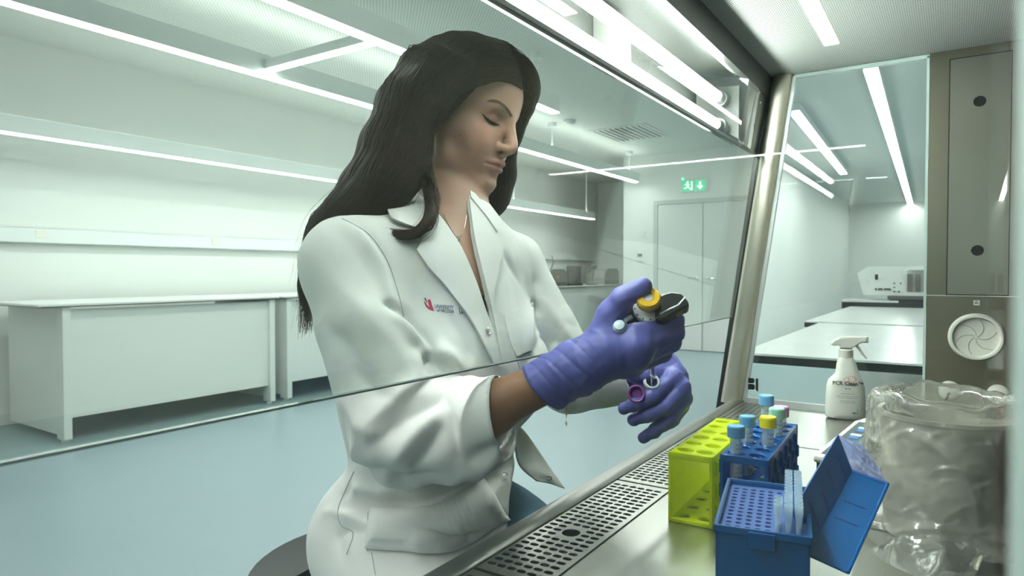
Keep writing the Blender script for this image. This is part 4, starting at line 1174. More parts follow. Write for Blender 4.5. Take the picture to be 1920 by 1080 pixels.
def drape(bvh, poly, off, th, name, mtl, parent, step=9.0, smooth=True, bulge=0.0, reach=26.0):
    """a sheet of cloth lying on a surface: the outline is laid on the surface, off above it, th thick"""
    bm = bmesh.new()
    bm.faces.new([bm.verts.new((p[0], p[1], 0)) for p in poly])
    bmesh.ops.triangulate(bm, faces=bm.faces[:])
    for _ in range(6):
        lg = [e for e in bm.edges if e.calc_length() > step]
        if not lg: break
        bmesh.ops.subdivide_edges(bm, edges=lg, cuts=1)
        bmesh.ops.triangulate(bm, faces=bm.faces[:])
    if smooth: bmesh.ops.beautify_fill(bm, faces=bm.faces[:], edges=[e for e in bm.edges if not e.is_boundary])
    bm.verts.index_update()
    uv = [(q.co.x, q.co.y) for q in bm.verts]
    fs = [tuple(q.index for q in f.verts) for f in bm.faces]
    bd = [(e.verts[0].index, e.verts[1].index) for e in bm.edges if e.is_boundary]
    bm.free()
    P = []; N = []; last = None
    for u, v in uv:
        h, n = shoot(bvh, u, v)
        if h is None: P.append(None); N.append(None)
        else:
            if n @ ray(u, v) > 0: n = -n
            P.append(h); N.append(n)
    good = [i for i in range(len(P)) if P[i] is not None]
    if not good: return None
    for i in range(len(P)):
        if P[i] is None:
            j = min(good, key=lambda q: (uv[q][0] - uv[i][0]) ** 2 + (uv[q][1] - uv[i][1]) ** 2)
            P[i] = at(uv[i][0], uv[i][1], (P[j] - CAM) @ FW); N[i] = N[j]
    P = np.array(P); N = np.array(N)
    # even out the normals so that the sheet is smooth
    e = np.array([(f[i], f[(i + 1) % len(f)]) for f in fs for i in range(len(f))])
    for _ in range(4):
        acc = N.copy()
        np.add.at(acc, e[:, 0], N[e[:, 1]]); np.add.at(acc, e[:, 1], N[e[:, 0]])
        N = acc / np.linalg.norm(acc, axis=1, keepdims=True)
    if bulge:
        A = np.array(uv); dm = np.full(len(A), 1e9); q = np.array(poly, float)
        for i in range(len(q)):
            a, b = q[i], q[(i + 1) % len(q)]; ba = b - a
            hh = np.clip(((A - a) @ ba) / max(ba @ ba, 1e-9), 0, 1)
            dm = np.minimum(dm, np.linalg.norm(A - a - hh[:, None] * ba, axis=1))
        P = P + N * (bulge * np.sin(np.clip(dm / reach, 0, 1) * PI / 2))[:, None]
    T = P + N * (off + th); Bt = P + N * off
    n = len(P)
    # orientation: outward
    tri = fs[0]
    if np.cross(T[tri[1]] - T[tri[0]], T[tri[2]] - T[tri[0]]) @ N[tri[0]] < 0: fs = [tuple(reversed(f)) for f in fs]
    faces = list(fs) + [tuple(q + n for q in reversed(f)) for f in fs]
    edir = set((f[i], f[(i + 1) % len(f)]) for f in fs for i in range(len(f)))
    for a, b in bd:
        if (a, b) not in edir: a, b = b, a
        faces.append((b, a, a + n, b + n))
    return mesh_obj(name, np.concatenate([T, Bt]), faces, mtl, parent, smooth, 50)
def grid_mesh(name, P, F, mtl, parent, col=None):
    me = bpy.data.meshes.new(name)
    me.vertices.add(len(P)); me.vertices.foreach_set('co', np.asarray(P, np.float32).ravel())
    me.loops.add(F.size); me.loops.foreach_set('vertex_index', F.astype(np.int32).ravel())
    me.polygons.add(len(F)); me.polygons.foreach_set('loop_start', np.arange(0, F.size, F.shape[1], dtype=np.int32))
    me.update(calc_edges=True); me.validate()
    if col is not None:
        a = me.color_attributes.new('skin_colour', 'FLOAT_COLOR', 'POINT')
        a.data.foreach_set('color', np.concatenate([col, np.ones((len(col), 1))], 1).astype(np.float32).ravel())
    return link_mesh(name, me, mtl, parent, True)
# ------------------------------------------------------------------ the person
person = empty('person', (0.80, 0.76, 0.0), 0, 'woman in white lab coat and blue gloves, looking down at a pipette', 'person')
POFF = V(0.80, 0.76, 0.0)
class Loc:                                  # children are modelled in world space and hung on the empty
    pass
def hang(o):
    o.parent = person; o.location = (-POFF[0], -POFF[1], -POFF[2]); return o
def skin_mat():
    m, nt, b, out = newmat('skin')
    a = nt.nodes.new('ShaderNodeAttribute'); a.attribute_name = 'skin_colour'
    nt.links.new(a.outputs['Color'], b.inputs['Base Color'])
    b.inputs['Roughness'].default_value = 0.48
    b.inputs['Subsurface Weight'].default_value = 0.12
    b.inputs['Subsurface Radius'].default_value = (0.008, 0.003, 0.0015)
    b.inputs['Subsurface Scale'].default_value = 0.6
    tc = nt.nodes.new('ShaderNodeTexCoord'); n = nt.nodes.new('ShaderNodeTexNoise'); n.inputs['Scale'].default_value = 700
    bp = nt.nodes.new('ShaderNodeBump'); bp.inputs['Strength'].default_value = 0.06; bp.inputs['Distance'].default_value = 0.001
    nt.links.new(tc.outputs['Object'], n.inputs['Vector']); nt.links.new(n.outputs['Fac'], bp.inputs['Height']); nt.links.new(bp.outputs['Normal'], b.inputs['Normal'])
    return m
M['skin'] = skin_mat()
M['coat'] = mat('white lab coat cotton', (0.78, 0.79, 0.76), 0.75, bump=(900, 0.08, 0.0006), sheen=0.15)
M['lapel'] = M['coat']
M['glove'] = mat('violet blue nitrile', (0.100, 0.108, 0.36), 0.48, bump=(260, 0.10, 0.0006), spec=0.45)
M['glove_bead'] = mat('deep blue glove bead', (0.03, 0.05, 0.32), 0.4)
M['hair'] = mat('dark brown hair', (0.026, 0.0145, 0.009), 0.42, spec=0.20)
M['hair_base'] = mat('dark brown hair mass', (0.012, 0.008, 0.006), 0.6, spec=0.2)
M['brow'] = mat('dark brow', (0.15, 0.095, 0.07), 0.9, spec=0.1)
M['lash'] = mat('black lash line', (0.022, 0.018, 0.016), 0.8, spec=0.1)
M['denim'] = mat('blue denim', (0.045, 0.13, 0.20), 0.85, bump=(1400, 0.5, 0.001), vary=0.25)
M['top'] = mat('black top', (0.010, 0.011, 0.011), 0.7)
M['silver'] = mat('silver jewellery', (0.75, 0.73, 0.68), 0.2, 1.0)
M['gold'] = mat('pale gold', (0.70, 0.58, 0.36), 0.25, 1.0)
M['crimson'] = mat('crimson print', (0.42, 0.015, 0.05), 0.6)
M['navy_print'] = mat('dark slate print', (0.045, 0.06, 0.085), 0.6)

# head frame, fitted to the picture: rows are her right, face direction, up
def head_frame(y, p, r):
    f = V(math.cos(y) * math.cos(p), math.sin(y) * math.cos(p), -math.sin(p))
    rt = nrm(np.cross(f, V(0, 0, 1))); u = np.cross(rt, f); c, s = math.cos(r), math.sin(r)
    return np.array([c * rt + s * u, f, -s * rt + c * u])
HR = head_frame(math.radians(279), math.radians(18.3), math.radians(1.0))
HS = 0.95
HP = CAM + (V(0.8945, 0.6977, 1.3518) - CAM) * HS
def H(x, y, z): return HP + (V(x, y, z) * HS) @ HR
RS, LS = at(655, 482, 0.905), at(960, 487, 1.13)
T_r = nrm((RS - LS) * V(1, 1, 0)); T_f = V(T_r[1], -T_r[0], 0)
if T_f[1] > 0: T_f = -T_f
T_o = (RS + LS) / 2
def T(x, y, z): return T_o + T_r * x + T_f * y + V(0, 0, z)
TR = np.array([T_r, T_f, V(0, 0, 1)])
NB = at(852, 425, 1.055)                    # base of the neck
R_EL, R_WR = at(752, 843, 0.864), at(1085, 688, 0.80)
L_EL, L_WR = at(1070, 712, 1.14), at(1236, 690, 1.015)

# hands: joints as (picture point, depth)
def J(*a): return [at(*p) for p in a]
R_HAND = dict(
    palm=J((1085, 688, 0.803), (1140, 655, 0.79)),
    mcp=J((1192, 632, 0.777), (1198, 650, 0.772), (1192, 668, 0.780), (1180, 686, 0.795)),
    index=J((1192, 632, 0.777), (1263, 602, 0.797), (1240, 612, 0.832), (1205, 624, 0.842)),
    middle=J((1198, 650, 0.772), (1264, 623, 0.797), (1243, 632, 0.835), (1206, 645, 0.846)),
    ring=J((1192, 668, 0.780), (1259, 641, 0.804), (1240, 652, 0.842), (1205, 662, 0.850)),
    little=J((1180, 686, 0.795), (1243, 662, 0.816), (1228, 668, 0.846), (1200, 674, 0.852)),
    thumb=J((1112, 660, 0.800), (1146, 590, 0.790), (1166, 560, 0.782), (1205, 538, 0.776)))
L_HAND = dict(
    palm=J((1236, 690, 1.015), (1262, 708, 0.995)),
    mcp=J((1262, 708, 0.975), (1277, 728, 0.972), (1280, 746, 0.980), (1275, 760, 0.992)),
    index=J((1262, 710, 0.975), (1222, 744, 0.955), (1190, 758, 0.955), (1171, 766, 0.96)),
    middle=J((1277, 730, 0.972), (1247, 764, 0.955), (1212, 779, 0.958), (1189, 787, 0.965)),
    ring=J((1279, 748, 0.980), (1256, 786, 0.962), (1228, 806, 0.966), (1207, 821, 0.974)),
    little=J((1274, 762, 0.992), (1262, 788, 0.985), (1243, 798, 0.985), (1226, 806, 0.990)),
    thumb=J((1240, 694, 1.00), (1226, 702, 0.985), (1205, 706, 0.972), (1184, 704, 0.966)))
RAD = dict(index=(0.0125, 0.0108, 0.0100, 0.0086), middle=(0.0125, 0.0110, 0.0102, 0.0088), ring=(0.0122, 0.0106, 0.0098, 0.0084), little=(0.0112, 0.0096, 0.0088, 0.0076), thumb=(0.0170, 0.0145, 0.0125, 0.0098))
def hand(F, Hd, dr=0.0, palm_r=(0.027, 0.024), k=0.008):
    for f in ('index', 'middle', 'ring', 'little', 'thumb'):
        F.chain(Hd[f], [r + dr for r in RAD[f]], 0.003)
    for i, m in enumerate(Hd['mcp']):
        F.cone(Hd['palm'][0], m, palm_r[1] - 0.006 + dr, 0.0125 + dr, k)
        if i: F.cone(Hd['mcp'][i - 1], m, 0.0118 + dr, 0.0118 + dr, k)
    F.cone(Hd['palm'][0], Hd['palm'][1], palm_r[0] + dr, palm_r[1] + dr, k)
    F.cone(Hd['palm'][1], Hd['thumb'][1], 0.017 + dr, 0.013 + dr, k)
    F.cone(Hd['palm'][1], Hd['mcp'][1], 0.018 + dr, 0.012 + dr, k)

# ---- body: one continuous surface from head to hips and finger tips
B = Field(axis(0.50, 1.08, 0.006, (0.745, 0.955, 0.0018)), axis(0.27, 0.92, 0.006, (0.535, 0.775, 0.0018)), axis(0.58, 1.47, 0.006, (1.185, 1.465, 0.0018)))
def hell(c, rad, k=0.01, op='u', R=None):
    B.ell(H(*c), HR if R is None else R @ HR, np.asarray(rad) * HS, k, op)
def hcone(a, b, ra, rb=None, k=0.01, op='u', pad=0.015):
    B.cone(H(*a), H(*b), ra * HS, (ra if rb is None else rb) * HS, k, op, pad)
hell((0, -0.012, 0.048), (0.073, 0.096, 0.086))
hell((0, 0.040, 0.055), (0.058, 0.050, 0.050), 0.03)
hell((0, 0.030, -0.022), (0.058, 0.058, 0.076), 0.03)
for s in (1, -1):
    hcone((0.050 * s, 0.012, -0.030), (0.044 * s, 0.022, -0.062), 0.016, 0.015, 0.02)
    hcone((0.044 * s, 0.022, -0.058), (0.010 * s, 0.074, -0.081), 0.015, 0.014, 0.02)
    hcone((0.043 * s, 0.052, -0.010), (0.052 * s, 0.020, -0.004), 0.018, 0.014, 0.02)
    hell((0.028 * s, 0.062, -0.030), (0.024, 0.020, 0.026), 0.02)
    hcone((0.040 * s, 0.070, 0.034), (0.012 * s, 0.083, 0.032), 0.010, 0.009, 0.012)
hell((0, 0.080, -0.078), (0.017, 0.014, 0.016), 0.014)
for s in (1, -1):
    hell((0.032 * s, 0.092, 0.019), (0.017, 0.016, 0.011), 0.014, 's')
    hell((0.031 * s, 0.0655, 0.0175), (0.0145, 0.0135, 0.0130), 0.004)              # closed lid over the eye
    hcone((0.046 * s, 0.064, 0.0135), (0.017 * s, 0.0765, 0.0105), 0.0018, 0.0015, 0.004, 's')
    hcone((0.046 * s, 0.063, 0.027), (0.016 * s, 0.079, 0.0275), 0.0014, 0.0014, 0.005, 's')
hcone((0, 0.087, 0.030), (0, 0.1065, -0.008), 0.0072, 0.0078, 0.010)
hcone((0, 0.1035, -0.010), (0, 0.1075, -0.0165), 0.0082, 0.0092, 0.006)
for s in (1, -1):
    hcone((0.0125 * s, 0.0930, -0.0205), (0.0075 * s, 0.1030, -0.0215), 0.0068, 0.0060, 0.005)
    hcone((0.0075 * s, 0.097, -0.0290), (0.0060 * s, 0.1040, -0.0280), 0.0030, 0.0024, 0.003, 's')
hcone((0, 0.103, -0.026), (0, 0.096, -0.032), 0.0042, 0.004, 0.005)
hell((0, 0.073, -0.050), (0.030, 0.018, 0.022), 0.014)
for s in (1, -1):
    hcone((0.0265 * s, 0.0815, -0.0500), (0.006 * s, 0.0962, -0.0455), 0.0028, 0.0050, 0.005)
    hcone((0.006 * s, 0.0962, -0.0455), (0, 0.0962, -0.0460), 0.0050, 0.0050, 0.003)
    hcone((0.0240 * s, 0.0825, -0.0525), (0.005 * s, 0.0935, -0.0570), 0.0030, 0.0062, 0.005)
    hcone((0.005 * s, 0.0935, -0.0570), (0, 0.0935, -0.0570), 0.0062, 0.0062, 0.003)
    hcone((0.0285 * s, 0.0850, -0.0518), (0.012 * s, 0.0960, -0.0514), 0.0010, 0.0012, 0.0022, 's')
    hcone((0.012 * s, 0.0960, -0.0514), (0, 0.1010, -0.0512), 0.0012, 0.0012, 0.0022, 's')
    hcone((0.0290 * s, 0.0850, -0.0512), (0.0285 * s, 0.082, -0.0540), 0.0008, 0.0006, 0.003, 's')
hcone((0.013, 0.0955, -0.0695), (-0.013, 0.0955, -0.0695), 0.0045, 0.0045, 0.010, 's')
# ear
EA = np.array([[0.95, -0.30, 0.0], [0.30, 0.95, 0.0], [0, 0, 1.0]])
for s in (1, -1):
    E_ = EA.copy(); E_[0, 1] *= s; E_[1, 0] *= s
    hell((0.074 * s, -0.010, 0.006), (0.007, 0.017, 0.030), 0.004, 'u', E_)
    hell((0.0805 * s, -0.008, 0.010), (0.004, 0.010, 0.019), 0.003, 's', E_)
    hell((0.0735 * s, 0.000, -0.018), (0.005, 0.007, 0.009), 0.004, 'u', E_)
# neck, trunk
B.cone(H(0, -0.024, -0.035), NB, 0.046, 0.050, 0.012)
B.cone(H(0, 0.016, -0.070), NB + T_f * 0.015, 0.026, 0.038, 0.014)
B.cone(NB, T(0, 0.0, -0.03), 0.055, 0.07, 0.04)
for s, p in ((1, RS), (-1, LS)):
    B.cone(NB + V(0, 0, -0.02), p + V(0, 0, -0.008), 0.034, 0.037 if s > 0 else 0.032, 0.03)
    B.cone(T(0.03 * s, 0.030, -0.005), p + T_f * 0.01, 0.012, 0.016, 0.03)     # collar bones
B.ell(T(0, -0.01, -0.13), TR, (0.150, 0.105, 0.18), 0.05)
for s in (1, -1): B.ell(T(0.072 * s, 0.065, -0.165), TR, (0.062, 0.055, 0.060), 0.05)
B.ell(T(-0.01, -0.04, -0.30), TR, (0.100, 0.078, 0.16), 0.05)
B.ell(T(0, -0.09, -0.44), TR, (0.128, 0.092, 0.11), 0.06)
B.chain([RS, R_EL, R_WR], [0.046, 0.036, 0.0240], 0.015)
B.cone(R_EL + (R_WR - R_EL) * 0.15, R_EL + (R_WR - R_EL) * 0.5, 0.037, 0.034, 0.02)
B.chain([LS, L_EL, L_WR], [0.036, 0.034, 0.026], 0.015)
hand(B, R_HAND, -0.002, (0.025, 0.022)); hand(B, L_HAND, -0.0035, (0.024, 0.021))
bP, bF = B.mesh()
bP = smooth_mesh(bP, bF, 3, 0.5)
# skin colours: tone, lips, and the glass's pinkish reflection painted on the cheeks
loc = ((bP - HP) @ HR.T) / HS
tone = np.tile(V(0.52, 0.31, 0.225), (len(bP), 1))
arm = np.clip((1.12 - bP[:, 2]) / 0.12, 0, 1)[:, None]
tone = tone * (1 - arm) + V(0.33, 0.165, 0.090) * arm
lx, ly, lz = loc.T
lip = np.exp(-((np.abs(lx) / 0.0255) ** 6)) * np.clip(1 - np.abs(lz + 0.0515 + 0.0 * lx) / (0.0125 - 0.010 * np.clip(np.abs(lx) / 0.027, 0, 1) ** 1.5), 0, 1) ** 0.45 * (ly > 0.075)
tone = tone + (V(0.36, 0.150, 0.125) - tone) * (np.clip(lip, 0, 1) * 0.9)[:, None]
refl = np.exp(-(((np.abs(lx) - 0.045) / 0.022) ** 2 + ((lz + 0.010) / 0.026) ** 2 + ((ly - 0.045) / 0.035) ** 2))
tone = tone + V(0.07, -0.03, -0.015) * refl[:, None]
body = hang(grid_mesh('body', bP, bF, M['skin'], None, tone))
BT = tree(bP, bF)
# ---- lab coat
K_H = 0.0045
CF = Field(axis(0.42, 1.16, K_H), axis(0.36, 1.06, K_H), axis(0.56, 1.25, K_H))
SR = at(752, 818, 0.862)
CUFF = at(938, 787, 0.832)
CF.cone(NB + V(0, 0, -0.035), RS + V(0, 0, -0.012), 0.066, 0.062, 0.05)
CF.cone(NB + V(0, 0, -0.024), LS + V(0, 0, -0.010), 0.068, 0.051, 0.05)
CF.cone(NB + V(0, 0.012, 0.012), NB + V(0, 0, -0.06), 0.062, 0.075, 0.03)
CF.ell(T(0, -0.01, -0.14), TR, (0.170, 0.125, 0.20), 0.05)
for s in (1, -1): CF.ell(T(0.070 * s, 0.070, -0.175), TR, (0.070, 0.060, 0.075), 0.06)
CF.ell(T(-0.012, -0.035, -0.31), TR, (0.136, 0.100, 0.20), 0.05)
CF.ell(T(-0.015, -0.080, -0.45), TR, (0.138, 0.102, 0.14), 0.06)
HIPR, HIPL = T(0.080, -0.07, -0.435), T(-0.085, -0.07, -0.412)
KNR, KNL = T(0.13, 0.30, -0.565), T(-0.145, 0.30, -0.535)
CF.cone(HIPR, HIPR + (KNR - HIPR) * 0.55, 0.092, 0.096, 0.05)
CF.cone(HIPR + V(0.03, 0.02, 0), HIPR + V(0.05, 0.0, -0.14), 0.080, 0.080, 0.05)
CF.cone(T(-0.01, 0.02, -0.36), HIPL + (KNL - HIPL) * 0.42 + V(0, 0, 0.012), 0.10, 0.094, 0.05)
MID = RS * 0.62 + SR * 0.38 + V(-0.008, 0, 0)
CF.chain([RS + V(0, 0, -0.01), MID], [0.063, 0.063], 0.022)
CF.chain([MID, SR], [0.063, 0.064], 0.006)
CF.chain([SR, SR * 0.45 + CUFF * 0.55, CUFF], [0.064, 0.060, 0.052], 0.006)
CF.cone(CUFF - nrm(CUFF - SR) * 0.085, CUFF + nrm(CUFF - SR) * 0.01, 0.0585, 0.0560, 0.004)       # rolled cuff
LC = L_WR + nrm(L_EL - L_WR) * 0.035
CF.chain([LS + V(0, 0, -0.01), L_EL, LC], [0.053, 0.056, 0.050], 0.014)
cP, cF = CF.mesh()
cP = smooth_mesh(cP, cF, 3, 0.5)
CT = tree(cP, cF)
cN = normals(cP, cF)
def line3(pts):
    out = []
    for (u, v) in pts:
        h, n = shoot(CT, u, v)
        if h is not None: out.append(h)
    return out
# creases: (outline of the crease in the picture, height in mm, half width in mm)
FOLDS = [
    ([(640, 410), (690, 438), (724, 485), (744, 540), (757, 592)], -3.0, 5),
    ([(632, 416), (680, 445), (714, 492), (733, 545), (744, 590)], 3.0, 9),
    ([(720, 562), (738, 574), (752, 590)], -9, 7),
    ([(748, 575), (770, 600), (800, 640), (806, 662), (795, 690)], -10, 11),
    ([(735, 590), (770, 625), (790, 655), (775, 690)], 7, 14),
    ([(800, 668), (830, 690), (850, 712)], -8, 9),
    ([(806, 655), (840, 672), (860, 700)], 7, 10),
    ([(690, 800), (740, 745), (790, 712), (830, 705)], 8, 16),
    ([(705, 835), (750, 790), (800, 755), (822, 752)], -9, 13),
    ([(735, 868), (780, 815), (825, 775)], 8, 14),
    ([(775, 880), (808, 835), (828, 795)], -6, 10),
    ([(655, 690), (700, 735), (740, 748)], -6, 16),
    ([(640, 740), (680, 800), (720, 820)], 6, 16),
    ([(620, 520), (680, 580), (730, 640), (760, 690)], 5, 22),
    ([(600, 600), (650, 650), (700, 720)], -5, 20),
    ([(640, 440), (690, 500), (725, 560)], -3, 18),
    ([(815, 890), (760, 905), (700, 890), (655, 860)], -9, 16),
    ([(790, 905), (720, 925), (660, 905)], 8, 16),
    ([(650, 950), (700, 944), (790, 946), (870, 918), (930, 880), (960, 856)], -16, 17),
    ([(680, 985), (760, 982), (850, 962), (910, 925), (955, 890)], 13, 24),
    ([(690, 920), (780, 915), (860, 890), (920, 862)], 6, 15),
    ([(800, 1030), (845, 1000), (880, 985), (915, 990)], -7, 11),
    ([(770, 1040), (815, 1018), (850, 1000)], 6, 11),
    ([(880, 900), (905, 930), (945, 960)], 6, 12),
    ([(860, 1010), (900, 990), (940, 985)], -8, 12),
    ([(700, 1000), (760, 1010), (830, 1030)], 6, 16),
    ([(648, 780), (640, 850), (650, 920), (625, 980), (640, 1040)], -3.5, 7),
    ([(670, 790), (662, 850), (672, 920), (650, 980), (662, 1040)], 4, 9),
    ([(630, 1010), (650, 995), (690, 1000)], -7, 10),
    ([(610, 960), (650, 965), (680, 975)], 6, 10),
    ([(770, 600), (820, 650), (870, 690), (900, 720)], 5, 15),
    ([(765, 640), (810, 690), (850, 725)], -4, 10),
    ([(840, 590), (880, 660), (905, 720)], -5, 11),
    ([(950, 520), (965, 600), (975, 690)], 4, 12),
    ([(1003, 520), (1006, 580), (1003, 660)], -9, 9),
    ([(985, 500), (990, 560), (988, 640)], 4, 11),
    ([(1020, 560), (1050, 610), (1075, 640)], 4, 12),
    ([(1005, 620), (1040, 640), (1080, 650)], -4, 10),
    ([(860, 905), (900, 880), (945, 862)], 7, 14),
    ([(880, 860), (915, 845), (945, 842)], -6, 10),
    ([(940, 470), (960, 500), (975, 530)], -3, 10),
    ([(835, 745), (850, 800), (862, 860)], -5.0, 5),
]
dsp = np.zeros(len(cP))
for pts, amp, wd in FOLDS:
    L = line3(pts)
    if len(L) < 2: continue
    L = np.array(catmull(L, 5))
    d, t = dist_polyline(cP, L)
    dsp += amp * 0.001 * 1.5 * np.exp(-(d / (wd * 0.00082)) ** 1.4) * (0.25 + 0.75 * np.sin(np.clip(t, 0, 1) * PI) ** 0.6)
dsp += 0.0016 * wave(cP, 3, 26, 3)
cP = cP + cN * np.clip(dsp, -0.020, 0.020)[:, None]
cP = smooth_mesh(cP, cF, 1, 0.4)
cN = normals(cP, cF)
CTC = tree(cP, cF)
# openings
def proj(P):
    q = P - CAM; d = q @ FW
    return 960 + FOC * (q @ RT) / d, 540 - FOC * (q @ UP) / d, d
def inside(u, v, poly):
    r = np.zeros(len(u), bool); n = len(poly)
    for i in range(n):
        (x0, y0), (x1, y1) = poly[i], poly[(i + 1) % n]
        c = ((y0 > v) != (y1 > v)) & (u < (x1 - x0) * (v - y0) / ((y1 - y0) or 1e-9) + x0)
        r ^= c
    return r
ctr = cP[cF].mean(1); cn = cN[cF].mean(1)
u, v, dd = proj(ctr)
front = ((ctr - T_o) @ T_f) > -0.005
VEE = [(800, 380), (822, 412), (862, 470), (888, 530), (906, 585), (918, 619), (934, 684), (926, 637), (922, 609), (913, 566), (904, 530), (885, 445), (876, 372), (876, 330), (800, 330)]
kill = inside(u, v, VEE) & front & (ctr[:, 2] > 0.9)
ax_n = nrm(H(0, -0.022, -0.035) - NB)
rel = ctr - NB; hgt = rel @ ax_n; rad = np.linalg.norm(rel - hgt[:, None] * ax_n, axis=1)
kill |= (hgt > 0.030) & (rad < 0.09)
axc = nrm(CUFF - SR); rc = ctr - CUFF
kill |= ((rc @ axc) > 0.004) & (np.linalg.norm(rc, axis=1) < 0.09)
axl = nrm(LC - L_EL); rl = ctr - LC
kill |= ((rl @ axl) > 0.004) & (np.linalg.norm(rl, axis=1) < 0.09)
SKIRT = [(957, 838), (966, 866), (956, 925), (952, 985), (940, 1300), (1400, 1300), (1400, 838), (1000, 838)]
kill |= inside(u, v, SKIRT) & (ctr[:, 2] < 0.86)
kill |= ctr[:, 2] < 0.585
cF2 = cF[~kill]
used = np.unique(cF2); remap = np.full(len(cP), -1); remap[used] = np.arange(len(used))
cP2 = cP[used]; cF2 = remap[cF2]
# drop crumbs and straighten the cut edges
e = np.concatenate([cF2[:, [0, 1]], cF2[:, [1, 2]], cF2[:, [2, 3]], cF2[:, [3, 0]]]); es = np.sort(e, 1)
key = es[:, 0].astype(np.int64) * len(cP2) + es[:, 1]; uq, inv_, cnt = np.unique(key, return_inverse=True, return_counts=True)
bd = es[cnt[inv_] == 1]
for _ in range(14):
    acc = np.zeros_like(cP2); num = np.zeros(len(cP2))
    for a, b in ((0, 1), (1, 0)):
        np.add.at(acc, bd[:, a], cP2[bd[:, b]]); np.add.at(num, bd[:, a], 1)
    m = num > 0
    cP2[m] = 0.5 * cP2[m] + 0.5 * acc[m] / num[m][:, None]
coat = hang(grid_mesh('lab_coat', cP2, cF2, M['coat'], None))
sm = coat.modifiers.new('cloth', 'SOLIDIFY'); sm.thickness = 0.0028; sm.offset = -1
CT2 = tree(cP2, cF2)
def on_coat(poly, off, th, name, mtl=None, parent=None, step=8.0, bulge=0.0):
    return drape(CTC, poly, off, th, name, mtl or M['coat'], parent or coat, step, True, bulge)
def cat2(pts, n=5): return [(p[0], p[1]) for p in catmull([(a, b, 0) for a, b in pts], n)]
# lapels and collar
lapR_out = [(778, 472), (800, 502), (825, 530), (857, 571), (879, 603), (900, 642), (921, 681)]
lapR_in = [(936, 690), (918, 619), (906, 585), (888, 530), (862, 470), (838, 432), (816, 402)]
on_coat(cat2([(816, 402), (797, 436), (778, 472)], 4)[:-1] + cat2(lapR_out) + cat2(lapR_in), 0.0045, 0.003, 'lapel')
on_coat(cat2([(786, 366), (750, 388), (726, 402)], 4)[:-1] + cat2([(726, 402), (733, 418), (757, 428), (786, 436)], 4)[:-1] + cat2([(798, 434), (812, 405), (800, 385)], 3), 0.006, 0.003, 'collar')
lapL_in = [(876, 372), (885, 445), (904, 530), (913, 566), (922, 609), (930, 650), (936, 686)]
lapL_out = [(938, 684), (931, 630), (924, 585), (920, 555), (930, 505), (938, 466)]
on_coat(cat2(lapL_in) + cat2(lapL_out)[:-1] + cat2([(938, 466), (927, 442), (905, 408), (890, 385)], 4), 0.0045, 0.003, 'lapel')
on_coat([(877, 366), (878, 378), (905, 412), (924, 440), (926, 426), (905, 396), (886, 372)], 0.0075, 0.003, 'collar')
# chest pocket, pocket flap low on the coat
pk = on_coat(cat2([(943, 592), (972, 582), (997, 567)], 4)[:-1] + [(997, 567), (998, 610), (997, 655)] + [(968, 668), (958, 650), (950, 620)], 0.0012, 0.0022, 'chest_pocket')
pf = on_coat(cat2([(697, 958), (745, 960), (790, 957), (830, 947), (870, 928), (906, 900)], 3)[:-1] + cat2([(906, 900), (930, 938), (955, 972)], 3)[:-1] + cat2([(955, 972), (905, 1008), (860, 1032), (820, 1040), (760, 1036), (688, 1030)], 3), 0.003, 0.003, 'pocket_flap', bulge=0.012)
# placket edge below the lapels and the snaps
def ring_on(u, v, r, name, mtl, n=20, tr=0.0006):
    h, nn = shoot(CT2, u, v)
    if h is None: return
    if nn @ ray(u, v) > 0: nn = -nn
    a = nrm(np.cross(nn, V(0, 0, 1))); b = np.cross(nn, a)
    o = MB()
    o.tube([h + nn * 0.009 + (a * math.cos(t) + b * math.sin(t)) * r for t in np.linspace(0, 2 * PI, n + 1)], tr, 6)
    o.lathe([(0, 0.0010), (r * 0.6, 0.0008), (r * 0.95, 0)], h + nn * 0.0084, nn, 16)
    ob = o.build(name, mtl, coat, True); return ob
ring_on(907, 624, 0.0042, 'snap_button', M['silver'])
ring_on(944, 898, 0.0040, 'snap_button', M['silver'])
# seams
def seam(pts, name='seam', r=0.0007, off=0.0004):
    L = []
    for (a, b) in cat2(pts, 6):
        h, nn = shoot(CT2, a, b)
        if h is None: continue
        if nn @ ray(a, b) > 0: nn = -nn
        L.append(h + nn * off)
    if len(L) > 2: return MB().tube(L, r, 5).build(name, M['coat_seam'], coat, True)
M['coat_seam'] = mat('grey seam thread', (0.46, 0.50, 0.49), 0.8)
seam([(642, 410), (690, 438), (724, 485), (744, 540), (757, 592)], 'armhole_seam')
seam([(664, 884), (650, 915), (634, 955), (640, 985), (662, 1000), (650, 1040)], 'side_seam')
seam([(690, 960), (688, 1032)], 'pocket_seam'); seam([(697, 1036), (704, 1078)], 'pocket_seam')
seam([(952, 598), (966, 665), (985, 720)], 'pocket_seam')
